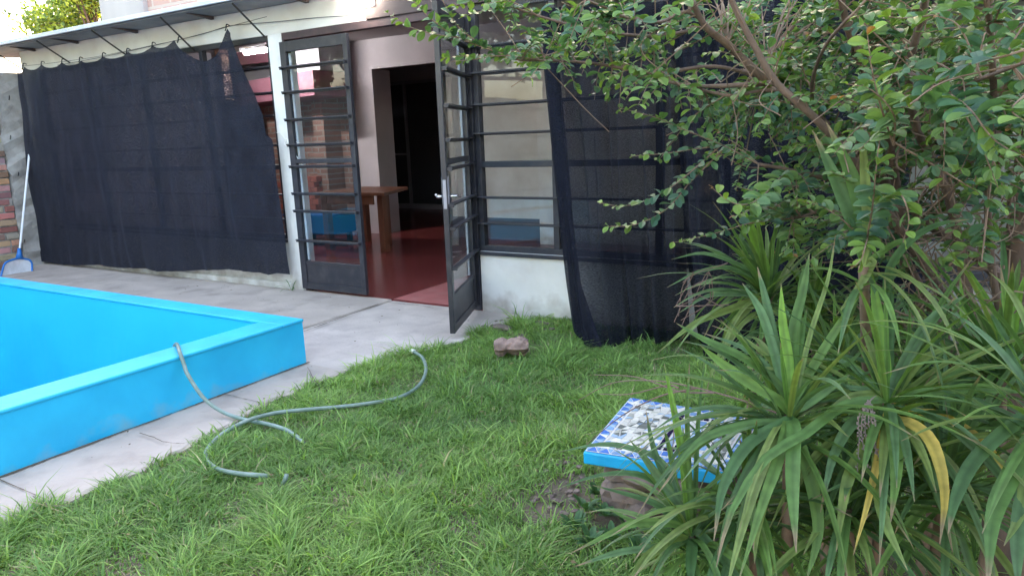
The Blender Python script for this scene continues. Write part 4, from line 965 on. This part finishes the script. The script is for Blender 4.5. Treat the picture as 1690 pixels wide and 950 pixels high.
# ================================================= shrub
sh = thing('shrub', (.15,-1.9,0), 'large many-stemmed shrub with small oval leaves spreading over the windows', 'shrub')
def br(pts, r0, r1, b, n=6):
    sp = spline([at(*p) for p in pts], n); N = len(sp); r0 *= .8; r1 *= .85
    b.tube(sp, [r0+(r1-r0)*i/(N-1) for i in range(N)], 8); return sp
b = MB(); skel = []
for pts, r0, r1 in (
 ([(1700,640,3.0),(1640,560,2.95),(1560,490,2.8),(1500,400,2.6),(1410,268,2.35),(1345,195,2.25),(1283,139,2.22),(1245,76,2.2),(1207,0,2.2),(1180,-80,2.2)], .021, .008),
 ([(1720,560,3.1),(1639,446,3.0),(1601,416,3.0),(1545,378,2.95),(1480,320,2.9),(1400,240,2.75),(1320,170,2.6),(1262,130,2.5),(1200,73,2.45),(1165,45,2.4),(1141,0,2.35)], .028, .010),
 ([(1600,640,2.8),(1552,548,2.8),(1537,510,2.8),(1495,427,2.75),(1480,390,2.75),(1440,330,2.7),(1380,300,2.6),(1300,280,2.5),(1252,271,2.45)], .022, .006),
 ([(1640,640,2.7),(1600,500,2.7),(1582,400,2.65),(1563,313,2.6),(1537,268,2.55),(1510,200,2.4),(1500,120,2.2),(1520,30,2.1),(1540,-60,2.0)], .022, .009),
 ([(1620,600,2.9),(1518,427,2.85),(1488,360,2.8),(1470,250,2.7),(1440,150,2.5),(1400,50,2.4),(1380,-50,2.3)], .024, .010),
 ([(1670,620,2.6),(1640,460,2.55),(1630,330,2.4),(1640,200,2.2),(1635,60,2.0),(1620,-60,1.9)], .014, .007),
 ([(1660,600,2.9),(1560,600,2.9),(1520,520,2.85),(1512,465,2.85),(1450,400,2.8),(1380,350,2.7),(1310,360,2.6)], .016, .005),
 ([(1276,137,2.35),(1193,142,2.4),(1144,142,2.5),(1099,135,2.4)], .010, .005), ([(1300,150,2.35),(1262,149,2.35),(1207,158,2.4),(1151,147,2.5),(1120,140,2.4)], .008, .004),
 ([(1200,73,2.75),(1137,21,2.65),(1089,37,2.6),(1030,28,2.5),(992,10,2.5),(940,-10,2.5)], .008, .004),
 ([(1262,130,2.8),(1180,110,2.7),(1080,120,2.65),(980,105,2.65),(900,100,2.6),(860,100,2.55)], .009, .004),
 ([(1165,45,2.7),(1080,60,2.7),(980,50,2.6),(900,30,2.6),(840,10,2.6)], .008, .004),
 ([(1500,120,2.2),(1560,150,1.9),(1620,130,1.75),(1700,100,1.65)], .007, .004), ([(1440,150,2.5),(1450,190,2.0),(1475,235,1.8)], .006, .004),
 ([(1440,330,2.7),(1440,360,2.3),(1430,400,2.0)], .006, .003), ([(1345,195,2.7),(1340,140,2.4),(1360,80,2.1),(1400,30,1.9)], .008, .004)):
    skel += br(pts, r0, r1, b)
b.build('stem', M_bark, sh, smooth=True)
tb_ = MB(); lb = MB()
BG = [(.070,.155,.080),(.085,.180,.074),(.048,.118,.074),(.130,.225,.060)]
def oval(b, p, d, nrm, L, W, c):
    d = d.normalized(); s = d.cross(nrm).normalized(); nn = s.cross(d)
    f = W*.22
    vs = [p]; cu = nn*L
    for t, w_, dr in ((.14,.26,.0),(.36,.43,.01),(.60,.50,-.02),(.80,.40,-.06),(.93,.22,-.10)):
        m_ = p+d*L*t+cu*dr; vs += [m_-s*W*w_+nn*f*w_*1.6, m_, m_+s*W*w_+nn*f*w_*1.6]
    vs.append(p+d*L-cu*.13)
    fs = [(0,2,1),(0,3,2)]
    for i in range(4): a_ = 1+3*i; fs += [(a_,a_+1,a_+4,a_+3),(a_+1,a_+2,a_+5,a_+4)]
    fs += [(13,14,16),(14,15,16)]
    b.add(vs, fs, c); k0 = len(b.c)-17
    for i in range(5): b.c[k0+2+3*i] = tuple(q*.8 for q in c)
def spray(P3, R_, leafL=.040, step=.019, tipfrac=.22, bright=.0, orange=True):
    sp = spline(P3, 6); N = len(sp); Ltot = sum((sp[i+1]-sp[i]).length for i in range(N-1))
    tb_.tube(sp, [.0026-.0018*i/(N-1) for i in range(N)], 5)
    s = 0; nxt = .03; side = 1; acc = 0
    for i in range(N-1):
        seg_ = sp[i+1]-sp[i]; l = seg_.length; tg = seg_.normalized()
        while acc+l > nxt:
            t = nxt/Ltot; p = sp[i]+tg*(nxt-acc)
            for sd2 in ((side,) if R_.random() < .25 else (1,-1)):
                up = V((R_.gauss(0,.35),R_.gauss(0,.35),1)).normalized(); sv = tg.cross(up).normalized()*sd2
                d = (tg*R_.uniform(.25,.8)+sv+up*R_.uniform(-.45,.35)).normalized()
                nr = (up+V((R_.gauss(0,.4),R_.gauss(0,.4)-.25,0))).normalized()
                k = R_.uniform(.8,1.2); c = R_.choice(BG); L = leafL*R_.uniform(.65,1.12)*(1 if t < .7 else 1-.9*(t-.7))
                yy = max(0, (t-(1-tipfrac))/tipfrac)*.85+bright
                yy = min(1, yy*R_.uniform(.6,1.2)); c = tuple(a*(1-yy)+q*yy for a, q in zip(c, (.19,.30,.045)))
                if orange and t > .95 and R_.random() < .22: c = (.30,.15,.06); L *= .7
                oval(lb, p, d, nr, L, L*.60, tuple(q*k for q in c))
            nxt += step*R_.uniform(.7,1.3); side = -side
        acc += l
R3 = random.Random(21)
for pts, lL, brt in (
 ([(860,100,2.55),(793,73,2.5),(757,63,2.5),(721,57,2.45),(685,48,2.45),(660,34,2.45),(634,18,2.45)], .042, .05), ([(828,89,2.5),(757,63,2.5),(712,32,2.45),(683,2,2.45),(675,-10,2.45)], .042, .05),
 ([(793,73,2.5),(757,45,2.48),(735,10,2.45),(725,-15,2.45)], .042, .1), ([(900,100,2.6),(830,92,2.5),(785,98,2.48),(745,102,2.45)], .04, .1), ([(840,10,2.6),(790,20,2.5),(760,30,2.5)], .04, .2),
 ([(1252,271,2.45),(1193,240,2.4),(1124,212,2.35),(1082,194,2.3),(1022,178,2.3)], .042, .08), ([(1193,240,2.4),(1140,247,2.35),(1100,253,2.3),(1040,258,2.3)], .038, 0),
 ([(1190,240,2.4),(1150,275,2.35),(1120,300,2.3),(1080,325,2.3),(1030,340,2.3),(992,335,2.3)], .038, 0), ([(1190,250,2.4),(1140,300,2.35),(1100,345,2.3),(1050,370,2.3),(1002,374,2.3)], .038, 0),
 ([(1310,360,2.6),(1240,368,2.4),(1180,385,2.35),(1112,400,2.35)], .04, 0), ([(1300,280,2.5),(1250,330,2.1),(1210,335,2.0),(1175,310,2.0)], .048, .25), ([(1475,240,1.8),(1455,180,1.7),(1440,120,1.65),(1430,45,1.65)], .05, .4),
 ([(1475,235,1.8),(1475,190,1.7),(1440,150,1.65),(1395,138,1.65)], .042, .3), ([(1700,80,1.6),(1650,95,1.6),(1590,110,1.62),(1530,150,1.65),(1480,160,1.7)], .05, 0), ([(1560,150,1.9),(1600,180,1.6),(1640,230,1.55),(1690,260,1.5)], .052, 0),
 ([(1430,400,2.0),(1440,340,1.8),(1445,290,1.7),(1450,240,1.7)], .045, 0), ([(1440,360,2.3),(1430,400,1.9),(1420,430,1.85),(1400,445,1.85)], .045, .3), ([(1600,-5,1.9),(1560,20,1.8),(1500,30,1.75),(1465,28,1.75)], .045, .2),
 ([(1440,360,2.3),(1480,320,1.75),(1500,360,1.7),(1490,400,1.7)], .045, 0), ([(1700,150,1.6),(1670,180,1.55),(1690,200,1.5)], .05, .3)):
    spray([at(*p) for p in pts], R3, lL, .020, .3, brt)
def near(p):
    return min(skel, key=lambda q: (q-p).length_squared)
REG = [(880,70,70,42,12),(965,95,70,55,18),(1050,55,75,55,13),(1040,160,60,28,6),(1170,35,90,50,15),(1160,165,60,40,9),(1270,60,80,70,18),(1240,215,70,50,18),(1330,280,60,70,20),(1390,80,90,85,26),
       (1500,70,110,90,34),(1620,60,90,80,30),(1630,180,70,60,26),(1620,290,70,50,10),(1560,420,60,50,5),(1640,380,40,60,4),(1520,200,80,60,26),(1480,320,45,80,18),(1410,400,35,40,6),(1380,190,70,70,20),(1600,300,60,50,4),(1290,390,60,45,9),(1180,230,50,30,6),(1340,140,60,60,16),(1490,420,50,60,6),(1240,340,50,40,8),(1390,-70,300,60,36),(1790,120,80,140,18),(1780,350,70,80,6)]
for (cx, cy, rx_, ry_, cnt) in REG:
    for _ in range(int(cnt*1.55)):
        a = R3.uniform(0,6.283); r = math.sqrt(R3.random()); x = cx+rx_*r*math.cos(a); y = cy+ry_*r*math.sin(a)
        f = min(1, max(0, (x-650)/1040)); d0 = 2.45-.75*f**1.2; dd = d0+(R3.random()**.8*(1.3 if x > 1400 else 1.35) if x > 1150 else R3.random()*.6)+(.22 if 1100 < x < 1420 else 0)
        tip = at(x, y, dd); root = near(tip); v = tip-root; L = v.length
        if L < .12: tip = tip+V((R3.uniform(-.2,.05),R3.uniform(-.2,.1),R3.uniform(-.1,.15))); v = tip-root; L = v.length
        start = root if L < .45 else tip-v.normalized()*R3.uniform(.28,.42)
        mid = start.lerp(tip,.5)+V((0,0,R3.uniform(.0,.05)))
        if L >= .45: tb_.tube(spline([root, root.lerp(start,.5)+V((0,0,.04)), start], 4), [.004]*5+[.0035,.003,.0028,.0026], 5)
        spray([start, mid, tip], R3, .039*R3.uniform(.8,1.2), .021, .18, R3.choice([0,0,0,.1,.2,.45]))
# bare twigs
for _ in range(150):
    p_ = at(R3.uniform(1470,1690), R3.uniform(240,620), R3.uniform(2.3,3.0)); q_ = p_+V((R3.gauss(0,.12),R3.gauss(0,.12),R3.gauss(.05,.16)))
    tb_.tube(spline([p_, p_.lerp(q_,.5)+V((R3.gauss(0,.02),R3.gauss(0,.02),R3.gauss(0,.02))), q_], 4), R3.uniform(.0012,.003), 4)
for _ in range(110):
    q = R3.choice(skel); e_ = q+V((R3.gauss(0,.16),R3.gauss(0,.14),R3.gauss(0.05,.18))); m2_ = q.lerp(e_,.5)+V((R3.gauss(0,.03),R3.gauss(0,.03),R3.gauss(0,.03)))
    tb_.tube(spline([q, m2_, e_], 4), .0016, 4)
tb_.build('twig', M_palebark, sh); lb.build('foliage', M_leaf, sh)
# grey trunk at right
tr_ = thing('tree_trunk', (.16,-2.3,0), 'thick grey-brown trunk standing at the right edge of the photo', 'tree')
b = MB(); sp = spline([(.20,-2.28,-.05), tuple(at(1684,470,2.75)), tuple(at(1690,330,2.7)), tuple(at(1712,200,2.6)), tuple(at(1735,0,2.5)), tuple(at(1750,-150,2.4))], 6)
b.tube(sp, [.050-.0008*i+.003*math.sin(i*1.7) for i in range(len(sp))], 12); b.build('trunk', M_bark, tr_, smooth=True)

# the trunk's own small crown, above the frame
lb = MB(); tb_ = MB(); tp_ = sp[-1]
for i in range(46):
    e_ = tp_+V((R3.gauss(.15,.38),R3.gauss(0,.35),abs(R3.gauss(.35,.3)))); spray([tp_, tp_.lerp(e_,.5)+V((0,0,.06)), e_], R3, .045, .022, .2, .05)
tb_.build('branch', M_palebark, tr_); lb.build('crown', M_leaf, tr_)
